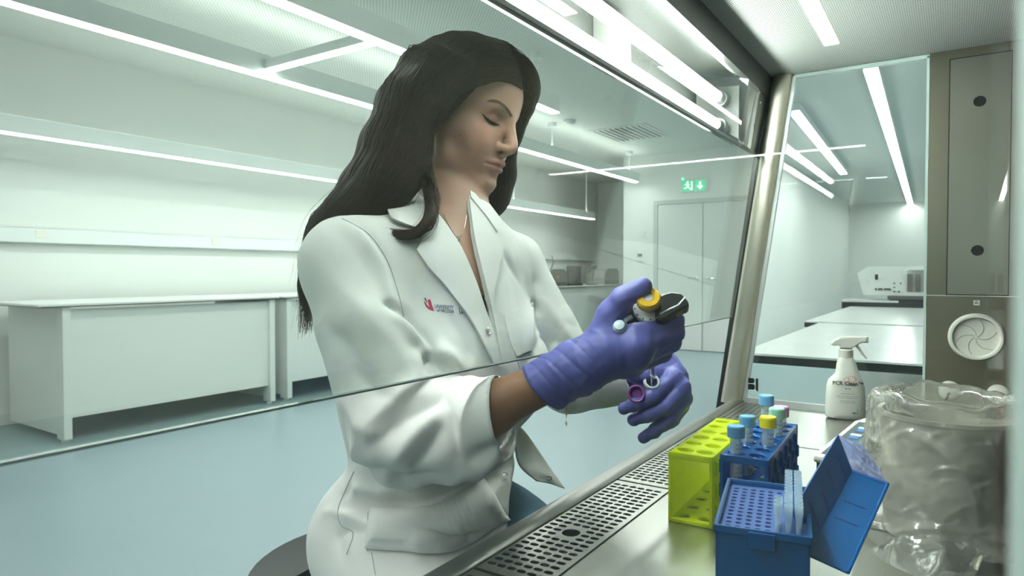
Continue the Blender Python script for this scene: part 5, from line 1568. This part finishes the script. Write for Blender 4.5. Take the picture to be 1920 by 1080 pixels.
# left front of the coat hanging open over the thigh: a sheet with its pale lining showing
def sheet(rows, th, name, mtl, parent, wob=0.0):
    nu = len(rows[0]); G = [catmull(r, 6) for r in rows]
    G2 = [catmull([g[i] for g in G], 6) for i in range(len(G[0]))]
    nU, nV = len(G2), len(G2[0])
    P = np.array([p for c in G2 for p in c])
    if wob: P = P + (wave(P, 21, 60, 2) * wob)[:, None] * V(-0.7, -0.6, 0.2)
    F = np.array([(i * nV + j, i * nV + j + 1, (i + 1) * nV + j + 1, (i + 1) * nV + j) for i in range(nU - 1) for j in range(nV - 1)])
    o = grid_mesh(name, P, F, mtl, parent)
    m = o.modifiers.new('cloth', 'SOLIDIFY'); m.thickness = th; m.offset = 0
    return o
FL = sheet([[at(964, 800, 1.045), at(976, 802, 1.05), at(988, 816, 1.06)],
            [at(966, 838, 1.03), at(984, 836, 1.045), at(1004, 838, 1.06)],
            [at(971, 866, 1.02), at(998, 864, 1.04), at(1025, 870, 1.06)],
            [at(984, 884, 1.02), at(1015, 886, 1.04), at(1046, 899, 1.06)],
            [at(1006, 902, 1.03), at(1034, 908, 1.05), at(1058, 916, 1.065)]], 0.003, 'coat_front', M['coat'], coat, 0.003)
h = at(1029, 897, 1.045)
MB().tube([h + RT * 0.0045 * math.cos(t) + UP * 0.003 * math.sin(t) for t in np.linspace(0, 2 * PI, 17)], 0.0009, 6).build('snap_button', M['grey_plastic'], coat, True)

# university emblem on the chest
def flat_on(poly, name, mtl, off=0.0006, th=0.0003, step=6.0, parent=None):
    return drape(CT2, poly, off, th, name, mtl, parent or coat, step, False)
em = flat_on([(801.2, 562.6), (806.8, 561.5), (813.2, 583.7), (804.8, 580.6), (804.6, 576.6)], 'emblem', M['crimson'], step=30)
flat_on([(794.6, 563.5), (797.0, 569.2), (800.6, 573.8), (804.8, 577.2), (805, 581.0), (799.0, 575.8), (796, 570)], 'emblem_stroke', M['crimson'], parent=em, step=30)
flat_on([(794.5, 558.5), (798.5, 559.5), (801, 568.5), (799, 567)], 'emblem_mark', M['navy_print'], parent=em)
def print_on_coat(s, u0, v0, hgt_px, dx, slant, bold=True, name='chest_lettering', sq=1.0):
    vs, fs = text_mesh(s, 1.0, bold, 2)
    P = []
    for (x, y, z) in vs:
        uu = u0 + x * hgt_px * sq * dx[0] + y * hgt_px * slant; vv = v0 + x * hgt_px * sq * dx[1] - y * hgt_px
        h, nn = shoot(CT2, uu, vv)
        if h is None: h = at(uu, vv, 0.95); nn = -FW
        if nn @ ray(uu, vv) > 0: nn = -nn
        P.append(h + nn * 0.0012)
    return mesh_obj(name, P, fs, M['navy_print'], coat)
print_on_coat('UNIVERSITY', 814.5, 577.5, 9.0, (1, 0.075), 0.10, True, sq=0.72)
print_on_coat('of NICOSIA', 818.5, 585.0, 8.6, (1, 0.075), 0.10, True, sq=0.74)
flat_on([(859.5, 577), (860.6, 577), (862.6, 590), (861.5, 590)], 'divider_bar', M['navy_print'], 0.0009)
flat_on([(863.8, 583), (866.5, 586), (868.5, 588.4), (864.6, 588.2)], 'hidden_letter', M['navy_print'], 0.0009)
# black top inside the neckline
hang_top = drape(BT, [(880, 548), (905, 556), (935, 560), (950, 600), (962, 690), (915, 702), (890, 620)], 0.004, 0.003, 'black_top', M['top'], None, 8.0)
hang(hang_top)
# parent-space fix: cloth pieces were modelled in world space under the coat, which itself carries the offset
# ---- jeans, shoes, stool
J_ = Field(axis(0.5, 1.16, 0.008), axis(0.2, 1.0, 0.008), axis(0.0, 0.82, 0.008))
ANR, ANL = V(0.74, 0.50, 0.12), V(0.99, 0.47, 0.12)
for hp, kn, an in ((HIPR, KNR, ANR), (HIPL, KNL, ANL)):
    J_.chain([hp, kn, an], [0.086, 0.066, 0.045], 0.02)
J_.ell(T(0, -0.075, -0.43), TR, (0.130, 0.092, 0.10), 0.04)
jP, jF = J_.mesh(); jN = normals(jP, jF)
jP = smooth_mesh(jP, jF, 2) + jN * (0.0022 * wave(jP, 5, 45, 3))[:, None]
hang(grid_mesh('jeans', jP, jF, M['denim'], None))
M['shoe'] = mat('dark shoe', (0.05, 0.05, 0.055), 0.5)
for an in (ANR, ANL):
    S_ = Field(axis(an[0] - 0.08, an[0] + 0.08, 0.006), axis(an[1] - 0.24, an[1] + 0.10, 0.006), axis(-0.01, 0.18, 0.006))
    S_.cone(an + V(0, 0.01, -0.03), an + V(0, 0.02, -0.075), 0.045, 0.040, 0.03)
    S_.cone(an + V(0, 0.02, -0.078), an + V(0, -0.15, -0.088), 0.038, 0.030, 0.03)
    S_.add(lambda X, Y, Z: 0.0 * X + 0.0 * Y + (Z - 0.006), (-9, -9, -9), (9, 9, 0.006), 0.004, 's')
    sP, sF = S_.mesh(); sP[:, 2] = np.maximum(sP[:, 2], 0.004)
    hang(grid_mesh('shoe', smooth_mesh(sP, sF, 2), sF, M['shoe'], None))
# stool she sits on
M['stool'] = mat('dark grey upholstery', (0.15, 0.15, 0.145), 0.7, bump=(500, 0.2, 0.0008))
SC = T(-0.03, -0.19, -9) * V(1, 1, 0)
stl = empty('lab_stool', SC, 0.3, 'dark grey round lab stool under the woman in the lab coat', 'stool')
MB().lathe([(0, 0.525), (0.20, 0.525), (0.232, 0.580), (0.245, 0.525), (0.245, 0.525), (0.225, 0.525), (0, 0.525)], n=48).build('seat', M['stool'], stl, True, 60)
MB().lathe([(0, 0.525), (0.06, 0.525), (0.06, 0.52), (0.026, 0.50), (0.026, 0.10), (0, 0.10)], n=20).build('gas_lift', M['black'], stl, True, 40)
for k in range(5):
    a = 2 * PI * k / 5
    lg = MB().tube([(0.02 * math.cos(a), 0.02 * math.sin(a), 0.115), (0.15 * math.cos(a), 0.15 * math.sin(a), 0.10), (0.28 * math.cos(a), 0.28 * math.sin(a), 0.07)], [0.024, 0.02, 0.016], 10).build('leg', M['chrome'], stl, True)
    MB().lathe([(0, 0), (0.025, 0), (0.025, 0.035), (0.012, 0.06), (0, 0.06)], (0.28 * math.cos(a), 0.28 * math.sin(a), 0.001), n=14).build('glide', M['black'], lg, True, 40)
MB().tube([(0.17 * math.cos(t), 0.17 * math.sin(t), 0.25) for t in np.linspace(0, 2 * PI, 33)], 0.010, 8).build('foot_ring', M['chrome'], stl, True)
for k in range(3):
    a = 2 * PI * k / 3
    MB().tube([(0.02 * math.cos(a), 0.02 * math.sin(a), 0.25), (0.17 * math.cos(a), 0.17 * math.sin(a), 0.25)], 0.008, 8).build('ring_spoke', M['chrome'], stl, True)
# ---- gloves
def glove(Hd, arm_from, cuff_d, name, palm_r, wr, seed, cr, dr=0.0005, kk=0.009):
    wrist = Hd['palm'][0]; ax = nrm(arm_from - wrist)
    cuff = wrist + ax * cuff_d
    allp = np.array([p for k in Hd for p in Hd[k]] + [cuff])
    lo = allp.min(0) - 0.05; hi = allp.max(0) + 0.05
    F = Field(*[axis(lo[i], hi[i], 0.0019) for i in range(3)])
    hand(F, Hd, dr, palm_r, kk)
    F.cone(wrist, wrist + ax * (cuff_d + 0.03), wr, cr, 0.012)
    P, Fc = F.mesh(); P = smooth_mesh(P, Fc, 2, 0.5)
    N = normals(P, Fc)
    s = (P - wrist) @ ax                        # distance up the forearm
    w_ = np.clip((s + 0.045) / 0.04, 0, 1)
    th = np.arctan2((P - wrist) @ np.cross(ax, V(0, 0, 1)), P[:, 2] - wrist[2])
    rid = lambda x: (1 - np.abs(np.sin(x))) ** 2.5
    d = w_ * (0.0016 * rid(s * 90 + 1.3 * th + 1.2 * np.sin(2 * th)) - 0.0012 * rid(s * 130 - 2 * th + 0.8) + 0.0010 * rid(s * 60 + 2.5 * th + 2.0)) + 0.0006 * wave(P, seed, 110, 3)
    d = d + (1 - w_) * 0.0006 * rid(30 * wave(P, seed + 3, 9, 2))
    P = P + N * d[:, None]
    tilt = nrm(ax + 0.30 * nrm(np.cross(ax, FW)) * 0.6)
    ctr = P[Fc].mean(1)
    keep = ((ctr - cuff) @ tilt < 0)
    Fk = Fc[keep]; used = np.unique(Fk); rm = np.full(len(P), -1); rm[used] = np.arange(len(used))
    P2 = P[used]; F2 = rm[Fk]
    ed = np.sort(np.concatenate([F2[:, [0, 1]], F2[:, [1, 2]], F2[:, [2, 3]], F2[:, [3, 0]]]), 1)
    key = ed[:, 0].astype(np.int64) * len(P2) + ed[:, 1]; uq, iv, c = np.unique(key, return_inverse=True, return_counts=True)
    bd = ed[c[iv] == 1]
    for _ in range(10):
        acc = np.zeros_like(P2); num = np.zeros(len(P2))
        for a, b in ((0, 1), (1, 0)):
            np.add.at(acc, bd[:, a], P2[bd[:, b]]); np.add.at(num, bd[:, a], 1)
        m = num > 0; P2[m] = 0.5 * P2[m] + 0.5 * acc[m] / num[m][:, None]
    o = hang(grid_mesh(name, P2, F2, M['glove'], None))
    md = o.modifiers.new('skin', 'SOLIDIFY'); md.thickness = 0.0008; md.offset = 1
    # rolled bead around the cuff
    nxt = {}
    for a, b in bd: nxt.setdefault(int(a), []).append(int(b)); nxt.setdefault(int(b), []).append(int(a))
    if nxt:
        st = next(iter(nxt)); loop = [st]; prev = None; cur = st
        while True:
            c2 = [q for q in nxt[cur] if q != prev]
            if not c2 or (c2[0] == st and len(loop) > 2): break
            prev, cur = cur, c2[0]; loop.append(cur)
            if len(loop) > 4000: break
        pts = [P2[i] for i in loop[::2]]
        if len(pts) > 8: MB().tube(pts + pts[:2], 0.0013, 6).build('cuff_bead', M['glove_bead'], o, True)
    return o
gR = glove(R_HAND, at(960, 757, 0.822), 0.052, 'glove', (0.0285, 0.027), 0.0305, 31, 0.0335)
gL = glove(L_HAND, L_EL, 0.05, 'glove', (0.026, 0.023), 0.029, 37, 0.031, -0.0008, 0.006)

# ---- bracelet, necklace, ear stud
ch = MB(); p0 = at(1062, 748, 0.802)
for i in range(7):
    c = p0 + V(0.0004 * (i % 2), 0, -0.0035 * i); t1 = RT if i % 2 else FW; t2 = V(0, 0, 1)
    ch.tube([c + t1 * 0.0014 * math.cos(t) + t2 * 0.0024 * math.sin(t) for t in np.linspace(0, 2 * PI, 11)], 0.00045, 5)
ch.lathe([(0.0003, 0), (0.0016, 0.003), (0.0003, 0.007)], p0 + V(0, 0, -0.026), (0, 0, -1), 8)
hang(ch.build('bracelet_chain', M['gold'], None, True))
def body_line(pts, off):
    L = []
    for (a, b) in cat2(pts, 6):
        h, nn = shoot(BT, a, b)
        if h is None: continue
        if nn @ ray(a, b) > 0: nn = -nn
        L.append(h + nn * off)
    return L
nk = body_line([(832, 402), (842, 425), (852, 442), (858, 450), (866, 440), (872, 420), (876, 395)], 0.001)
if len(nk) > 3: hang(MB().tube(nk, 0.00045, 5).build('necklace', M['silver'], None, True))
h, nn = shoot(BT, 858, 451)
if h is not None:
    nn = nn if nn @ ray(858, 451) < 0 else -nn
    hang(MB().lathe([(0, 0.006), (0.0028, 0.003), (0.0034, 0), (0.0028, -0.003), (0, -0.005)], h + nn * 0.002, (0, 0, 1), 12).build('pendant', M['silver'], None, True))
ea = H(0.0795, 0.001, -0.027)
hang(MB().tube([ea + HR[1] * 0.0035 * math.cos(t) + HR[2] * 0.005 * math.sin(t) for t in np.linspace(0, 2 * PI, 15)], 0.0011, 6).build('earring', M['silver'], None, True))

# ---- brows, lash line
def on_face(poly, off, th, name, mtl, step=4.0):
    o = drape(BT, poly, off, th, name, mtl, None, step)
    return hang(o) if o else None
on_face(cat2([(912, 190), (922, 186.5), (935, 189), (948, 198), (957, 210), (961, 219)], 3)[:-1] + [(961, 219)] + cat2([(956, 218), (951, 209.5), (942, 199.5), (931, 192.5), (921, 189)], 3), 0.0003, 0.0006, 'eyebrow', M['brow'])
on_face([(972, 228), (976, 224), (981, 222), (983, 224), (978, 227), (973, 231)], 0.0003, 0.0006, 'eyebrow', M['brow'])
on_face(cat2([(903, 211), (911, 219), (920, 226), (930, 231), (937, 233)], 3)[:-1] + [(937, 233)] + cat2([(930, 236.5), (919, 233), (910, 224.5)], 3), 0.0004, 0.0008, 'lash_line', M['lash'])
ls = MB()
for i in range(16):
    f = i / 15; a = (905 + 29 * f, 214 + 20 * f ** 0.8)
    h, nn = shoot(BT, *a)
    if h is None: continue
    if nn @ ray(*a) > 0: nn = -nn
    dr = nrm(HR[1] * 0.7 - HR[2] * 0.75 + HR[0] * (0.5 - f) * 0.7)
    ls.tube([h + nn * 0.0008, h + nn * 0.001 + dr * 0.003, h + nn * 0.001 + dr * 0.0055 + HR[2] * 0.0012], [0.0003, 0.00025, 0.0001], 4)
hang(ls.build('eyelashes', M['lash'], None))
h, nn = shoot(BT, 864, 253)
if h is not None: hang(MB().lathe([(0, 0.0006), (0.0011, 0.0003), (0.0013, -0.0002)], h, nn if nn @ ray(864, 253) < 0 else -nn, 8).build('mole', M['brow'], None))

# ---- things she holds: pipette, tube, cap
pa, pb = at(1216, 556, 0.768), at(1224, 718, 0.968)
pax = nrm(pb - pa); pside = nrm(RT - pax * (RT @ pax)); pup = np.cross(pside, pax)
pip = empty('pipette', pa, 0, 'black pipette with yellow plunger button held in the upper gloved hand', 'pipette')
def PW(a, s, u): return pax * a + pside * s + pup * u
M['pip_yellow'] = mat('yellow plunger button', (0.90, 0.52, 0.01), 0.3)
M['ejector'] = mat('pale grey blue button', (0.50, 0.60, 0.66), 0.35)
M['dial'] = mat('white volume dial', (0.72, 0.74, 0.74), 0.35)
MB().lathe([(0.0, 0.0022), (0.0055, 0.0020), (0.0062, 0.0), (0.0125, 0.0005), (0.0142, 0.0030), (0.0142, 0.0110), (0.0125, 0.013), (0, 0.013)], (0, 0, 0), pax, 32).build('plunger_button', M['pip_yellow'], pip, True, 50)
MB().lathe([(0, 0.0010), (0.0052, 0.0010), (0.0056, 0.0022), (0, 0.0024)], (0, 0, 0), pax, 20).build('button_disc', M['dial'], pip, True, 50)
text_flat('dial_marks', '10', 0.006, -pax * 0.0000 - pside * 0.003 - (-pup) * 0.0022, pside, pup, M['ink'], pip, True, 0.0012)
dl = MB(); vs = []; nD = 56
for (r, a) in ((0.0060, 0.0250), (0.0178, 0.0250), (0.0186, 0.0270), (0.0186, 0.034), (0.0165, 0.036)):
    for k in range(nD):
        t = 2 * PI * k / nD; rr = r * (1 + (0.03 if (k // 2) % 2 and r > 0.0175 else 0))
        vs.append(PW(a, rr * math.cos(t), rr * math.sin(t)))
dl.add(vs, [(i * nD + k, (i + 1) * nD + k, (i + 1) * nD + (k + 1) % nD, i * nD + (k + 1) % nD) for i in range(4) for k in range(nD)])
dl.lathe([(0.0062, 0.012), (0.0062, 0.026)], (0, 0, 0), pax, 20)
dial = dl.build('volume_dial', M['dial'], pip)
tk = MB()
for k in range(12):
    t = 2 * PI * k / 12
    tk.prism([PW(0.0247, 0.0158 * math.cos(t - .05), 0.0158 * math.sin(t - .05)), PW(0.0247, 0.0174 * math.cos(t - .05), 0.0174 * math.sin(t - .05)), PW(0.0247, 0.0174 * math.cos(t + .05), 0.0174 * math.sin(t + .05)), PW(0.0247, 0.0158 * math.cos(t + .05), 0.0158 * math.sin(t + .05))], pax * 0.0003)
tk.build('dial_ticks', M['ink'], dial)
def sweep(secs, n=28, pw=2.4):
    """secs: (distance along the axis, side offset, up offset, half width, half height)"""
    vs = []
    for (a, s, u, hs, hu) in secs:
        for k in range(n):
            t = 2 * PI * k / n; c, q = math.cos(t), math.sin(t)
            vs.append(PW(a, s + hs * math.copysign(abs(c) ** (2 / pw), c), u + hu * math.copysign(abs(q) ** (2 / pw), q)))
    fs = [(i * n + k, (i + 1) * n + k, (i + 1) * n + (k + 1) % n, i * n + (k + 1) % n) for i in range(len(secs) - 1) for k in range(n)]
    return vs, fs + [tuple(range(n)), tuple(reversed(range((len(secs) - 1) * n, len(secs) * n)))]
vs, fs = sweep([(0.0305, -0.005, -0.003, 0.019, 0.013), (0.0315, -0.005, -0.003, 0.0265, 0.0195), (0.038, -0.004, -0.003, 0.0265, 0.0185), (0.045, -0.002, -0.003, 0.021, 0.016), (0.075, 0, 0, 0.016, 0.015), (0.115, 0, 0, 0.014, 0.014), (0.135, 0, 0, 0.010, 0.010)])
mesh_obj('handle', vs, fs, M['black_gloss'], pip, True, 40)
hk = MB()
pr = [(0.012, 0.004), (0.020, 0.0115), (0.033, 0.0135), (0.044, 0.010), (0.0505, -0.002), (0.050, -0.0085), (0.040, -0.0125), (0.022, -0.0225), (0.010, -0.022)]
hk.prism([PW(0.016, s - 0.005, u) for s, u in pr], pax * 0.016)
ho = hk.build('finger_hook', M['black_gloss'], pip, True, 40); b3 = ho.modifiers.new('soft', 'BEVEL'); b3.width = 0.0055; b3.segments = 4
MB().tube([PW(0.0152, s - 0.005, u) for s, u in ((0.016, -0.016), (0.028, -0.0105), (0.038, -0.0065), (0.0455, 0.0015), (0.0465, 0.004))], [0.0008, 0.0013, 0.0014, 0.0012, 0.0006], 6).build('hook_edge', M['dial'], pip, True)
MB().tube([PW(0.022, -0.022, -0.012), PW(0.018, -0.030, -0.019)], 0.003, 8).lathe([(0, -0.002), (0.006, -0.001), (0.0088, 0.003), (0.0088, 0.007), (0.006, 0.010), (0, 0.011)], PW(0.012, -0.0365, -0.027), pax, 20).build('ejector_button', M['ejector'], pip, True, 40)
MB().lathe([(0, 0.13), (0.0062, 0.13), (0.0050, 0.19), (0.0040, 0.235), (0.0026, 0.252), (0, 0.252)], (0, 0, 0), pax, 16).build('tip_cone', M['steel_cone'] if 'steel_cone' in M else M['chrome'], pip, True, 40)
# sample tube and its cap in the lower hand
ta = at(1222, 715, 0.957); tbp = at(1201, 753, 1.03); tax = nrm(tbp - ta)
st_ = empty('sample_tube', ta, 0, 'open clear sample tube between thumb and fingers of the lower hand', 'tube')
MB().lathe([(0.0078, 0.001), (0.0080, -0.0005), (0.0108, -0.0008), (0.0114, 0.0004), (0.0114, 0.0035), (0.0090, 0.0045), (0.0084, 0.0046), (0.0084, 0.050), (0.003, 0.066), (0, 0.067), (0, 0.064), (0.0076, 0.049), (0.0078, 0.001)], (0, 0, 0), tax, 28).build('tube_body', M['tube_clear'], st_, True, 40)
MB().lathe([(0.0084, -0.0012), (0.0108, -0.0014), (0.0118, 0.0004), (0.0118, 0.0034), (0.0092, 0.0046)], (0, 0, 0), tax, 28).build('tube_rim', M['tip_white'], st_, True, 40)
M['cap_purple'] = mat('purple cap', (0.32, 0.07, 0.36), 0.35); M['cap_purple_in'] = mat('deep purple cap lining', (0.30, 0.06, 0.34), 0.45)
ca = at(1193, 738, 0.945); cax = nrm(ca - CAM + V(0.02, 0, -0.05))
cp_ = empty('screw_top', ca, 0, 'purple screw cap pinched beside the open sample tube', 'cap')
MB().lathe([(0.0092, 0.0060), (0.0096, 0.0), (0.0112, -0.0008), (0.0122, 0.0004), (0.0124, 0.009), (0.0105, 0.0115), (0, 0.0115)], (0, 0, 0), cax, 32).build('cap_shell', M['cap_purple'], cp_, True, 50)
MB().lathe([(0, 0.0062), (0.0035, 0.0062), (0.0040, 0.0052), (0.0055, 0.0052), (0.0060, 0.0066), (0.0091, 0.0068)], (0, 0, 0), cax, 28).build('cap_liner', M['cap_purple_in'], cp_, True, 40)
# ---- hair: a soft mass under thousands of strands
GD = [
    [(990, 168, 1.03), (945, 152, 0.995), (880, 158, 0.985), (820, 192, 0.98), (778, 250, 0.978), (772, 315, 0.965), (752, 358, 0.95), (716, 386, 0.94), (674, 402, 0.935), (634, 418, 0.94), (608, 442, 0.955)],
    [(968, 100, 1.02), (905, 96, 0.98), (845, 130, 0.955), (800, 195, 0.945), (770, 265, 0.942), (756, 322, 0.935), (728, 360, 0.928), (690, 384, 0.928), (650, 402, 0.935), (618, 426, 0.95), (600, 462, 0.97)],
    [(940, 74, 1.04), (875, 74, 0.985), (815, 108, 0.945), (774, 185, 0.928), (748, 262, 0.922), (722, 325, 0.918), (688, 375, 0.918), (645, 405, 0.93), (610, 442, 0.955), (590, 500, 0.985), (584, 560, 1.00)],
    [(905, 59, 1.07), (845, 62, 1.015), (786, 100, 0.968), (748, 178, 0.948), (722, 258, 0.942), (692, 328, 0.94), (648, 388, 0.945), (610, 435, 0.965), (588, 495, 0.99), (580, 560, 1.01), (590, 632, 1.02)],
    [(872, 54, 1.10), (820, 64, 1.06), (768, 110, 1.01), (732, 188, 0.985), (702, 263, 0.978), (664, 342, 0.975), (620, 410, 0.978), (592, 465, 0.99), (578, 535, 1.01), (573, 598, 1.02), (566, 638, 1.02)],
]
# the lock that falls in front of the shoulder and swings back over it
GL = [
    [(880, 150, 0.985), (826, 190, 0.98), (797, 247, 0.978), (798, 320, 0.965), (812, 375, 0.93), (806, 418, 0.905), (776, 442, 0.893), (738, 440, 0.895), (704, 427, 0.905), (672, 416, 0.92)],
    [(875, 148, 0.985), (818, 190, 0.98), (788, 247, 0.978), (786, 320, 0.965), (800, 375, 0.935), (796, 412, 0.910), (770, 436, 0.898), (736, 436, 0.90), (702, 423, 0.91), (665, 413, 0.925)],
]
GF = [
    [(955, 104, 1.04), (976, 126, 1.05), (988, 150, 1.065), (990, 174, 1.08), (980, 200, 1.105), (955, 250, 1.13), (944, 330, 1.14), (934, 375, 1.135), (918, 410, 1.12)],
    [(940, 95, 1.06), (965, 124, 1.08), (975, 160, 1.10), (968, 200, 1.125), (945, 250, 1.15), (930, 305, 1.155), (918, 350, 1.15), (908, 388, 1.14), (900, 412, 1.13)],
    [(920, 85, 1.09), (945, 130, 1.12), (950, 175, 1.145), (940, 220, 1.16), (920, 280, 1.165), (900, 335, 1.16), (888, 372, 1.15), (884, 398, 1.14), (882, 412, 1.135)],
]
HF = Field(axis(0.50, 1.08, 0.0045), axis(0.45, 0.92, 0.0045), axis(0.92, 1.50, 0.0045))
HF.pad = 0.09
HF.ell(H(0, -0.014, 0.047), HR, np.array((0.082, 0.107, 0.098)) * HS, 0.01)
# hairline: clear the face and the ear front
def face_cut(X, Y, Z):
    q = [(X - HP[0]) * HR[i, 0] + (Y - HP[1]) * HR[i, 1] + (Z - HP[2]) * HR[i, 2] for i in range(3)]
    x, y, z = [a / HS for a in q]
    yl = np.interp(np.clip(z, -0.2, 0.12), [-0.2, -0.02, 0.015, 0.035, 0.055, 0.070, 0.082], [-0.03, -0.010, 0.012, 0.030, 0.045, 0.064, 0.112]).astype(np.float32)
    return (yl - y) * 0.85 * HS
HF.add(face_cut, HP - 0.13, HP + 0.13, 0.006, 's')
rs = [0.010, 0.012, 0.014, 0.016, 0.016, 0.015, 0.013, 0.011, 0.008, 0.004, 0.002]
for g in GD:
    pts = [at(a, b, d + 0.018) for a, b, d in g]
    HF.chain(pts[2:10], rs[2:10], 0.03)
HF.chain([at(a, b, d + 0.004) for a, b, d in GL[0][2:7]], [0.008, 0.008, 0.007, 0.006, 0.003], 0.006)
for g in GF:
    pts = [at(a, b, d + 0.010) for a, b, d in g]
    HF.chain(pts, [0.008, 0.011, 0.012, 0.012, 0.013, 0.016, 0.017, 0.014, 0.006], 0.03)
hP, hF = HF.mesh(); hP = smooth_mesh(hP, hF, 8, 0.6)
hair = hang(grid_mesh('hair', hP, hF, M['hair_base'], None))
def strands(G, count, width, seed, npt=26, r0=0.00062, loose=0.006):
    r = np.random.default_rng(seed)
    C_ = np.array([[at(*p) for p in g] for g in G])                       # guides x points x 3
    nG, nP = C_.shape[:2]
    ts = np.linspace(0, 1, npt)
    D = np.array([np.array(catmull(list(c), 8)) for c in C_])             # dense
    nd = D.shape[1]; li = ts * (nd - 1); i0 = np.minimum(li.astype(int), nd - 2); fr = (li - i0)[:, None]
    D = np.array([d[i0] * (1 - fr) + d[i0 + 1] * fr for d in D])          # guides x npt x 3
    V_ = []; F_ = []; base = 0
    for s in range(count):
        g = r.uniform(0, nG - 1); k = min(int(g), nG - 2); f = g - k; f = f * f * (3 - 2 * f) * 0.4 + f * 0.6
        P = D[k] * (1 - f) + D[k + 1] * f
        off = r.normal(size=3) * width
        amp = (0.25 + 0.75 * ts ** 0.7)[:, None]
        P = P + off * amp
        ph = r.uniform(0, 6.28, 3); fq = r.uniform(3, 8, 3)
        P = P + np.stack([np.sin(ts * fq[q] + ph[q]) for q in range(3)], 1) * loose * (ts[:, None] ** 1.2) * r.uniform(0.2, 1.2)
        d = HF.sample(P); want = r.uniform(0.0002, 0.0035)
        for _ in range(2):
            d = HF.sample(P); push = np.clip(want - d, 0, 0.02)
            P = P + HF.grad(P) * push[:, None]
        # pull strands that stand off back to the mass near the roots
        for _ in range(3):
            d = HF.sample(P); near = np.clip(1.25 - ts / 0.5, 0, 1)
            P = P - HF.grad(P) * (np.clip(d - want, 0, 0.06) * near)[:, None]
        if HF.sample(P[:10]).max() > 0.012: continue
        cut = int(npt * r.uniform(0.82, 1.0))
        P = P[:cut]
        T_ = np.gradient(P, axis=0); T_ /= np.linalg.norm(T_, axis=1, keepdims=True) + 1e-9
        a = np.cross(T_, V(0.3, 0.5, 0.8)); a /= np.linalg.norm(a, axis=1, keepdims=True) + 1e-9
        b = np.cross(T_, a)
        rr = (r0 * r.uniform(0.7, 1.4) * np.clip((1 - np.linspace(0, 1, cut)) * 2.2, 0.25, 1))[:, None]
        for q in range(3):
            an = 2 * PI * q / 3
            V_.append(P + (a * math.cos(an) + b * math.sin(an)) * rr)
        idx = np.arange(cut - 1)
        for q in range(3):
            q2 = (q + 1) % 3
            F_.append(np.stack([base + q * cut + idx, base + q2 * cut + idx, base + q2 * cut + idx + 1, base + q * cut + idx + 1], 1))
        base += 3 * cut
    return np.concatenate(V_), np.concatenate(F_)
sv, sf = strands(GD, 2700, 0.0048, 5, loose=0.0075)
so = grid_mesh('hair_strands', sv, sf, M['hair'], hair); so['kind'] = 'stuff'
sv, sf = strands(GL, 330, 0.0022, 12, loose=0.003)
so = grid_mesh('hair_lock', sv, sf, M['hair'], hair); so['kind'] = 'stuff'
sv, sf = strands(GL, 40, 0.006, 13, r0=0.0003, loose=0.012)
so = grid_mesh('flyaway_strands', sv, sf, M['hair'], hair); so['kind'] = 'stuff'
sv, sf = strands(GF, 500, 0.003, 6, loose=0.002)
so = grid_mesh('hair_strands', sv, sf, M['hair'], hair); so['kind'] = 'stuff'
sv, sf = strands(GD, 130, 0.013, 8, r0=0.00028, loose=0.022)
so = grid_mesh('flyaway_strands', sv, sf, M['hair'], hair); so['kind'] = 'stuff'
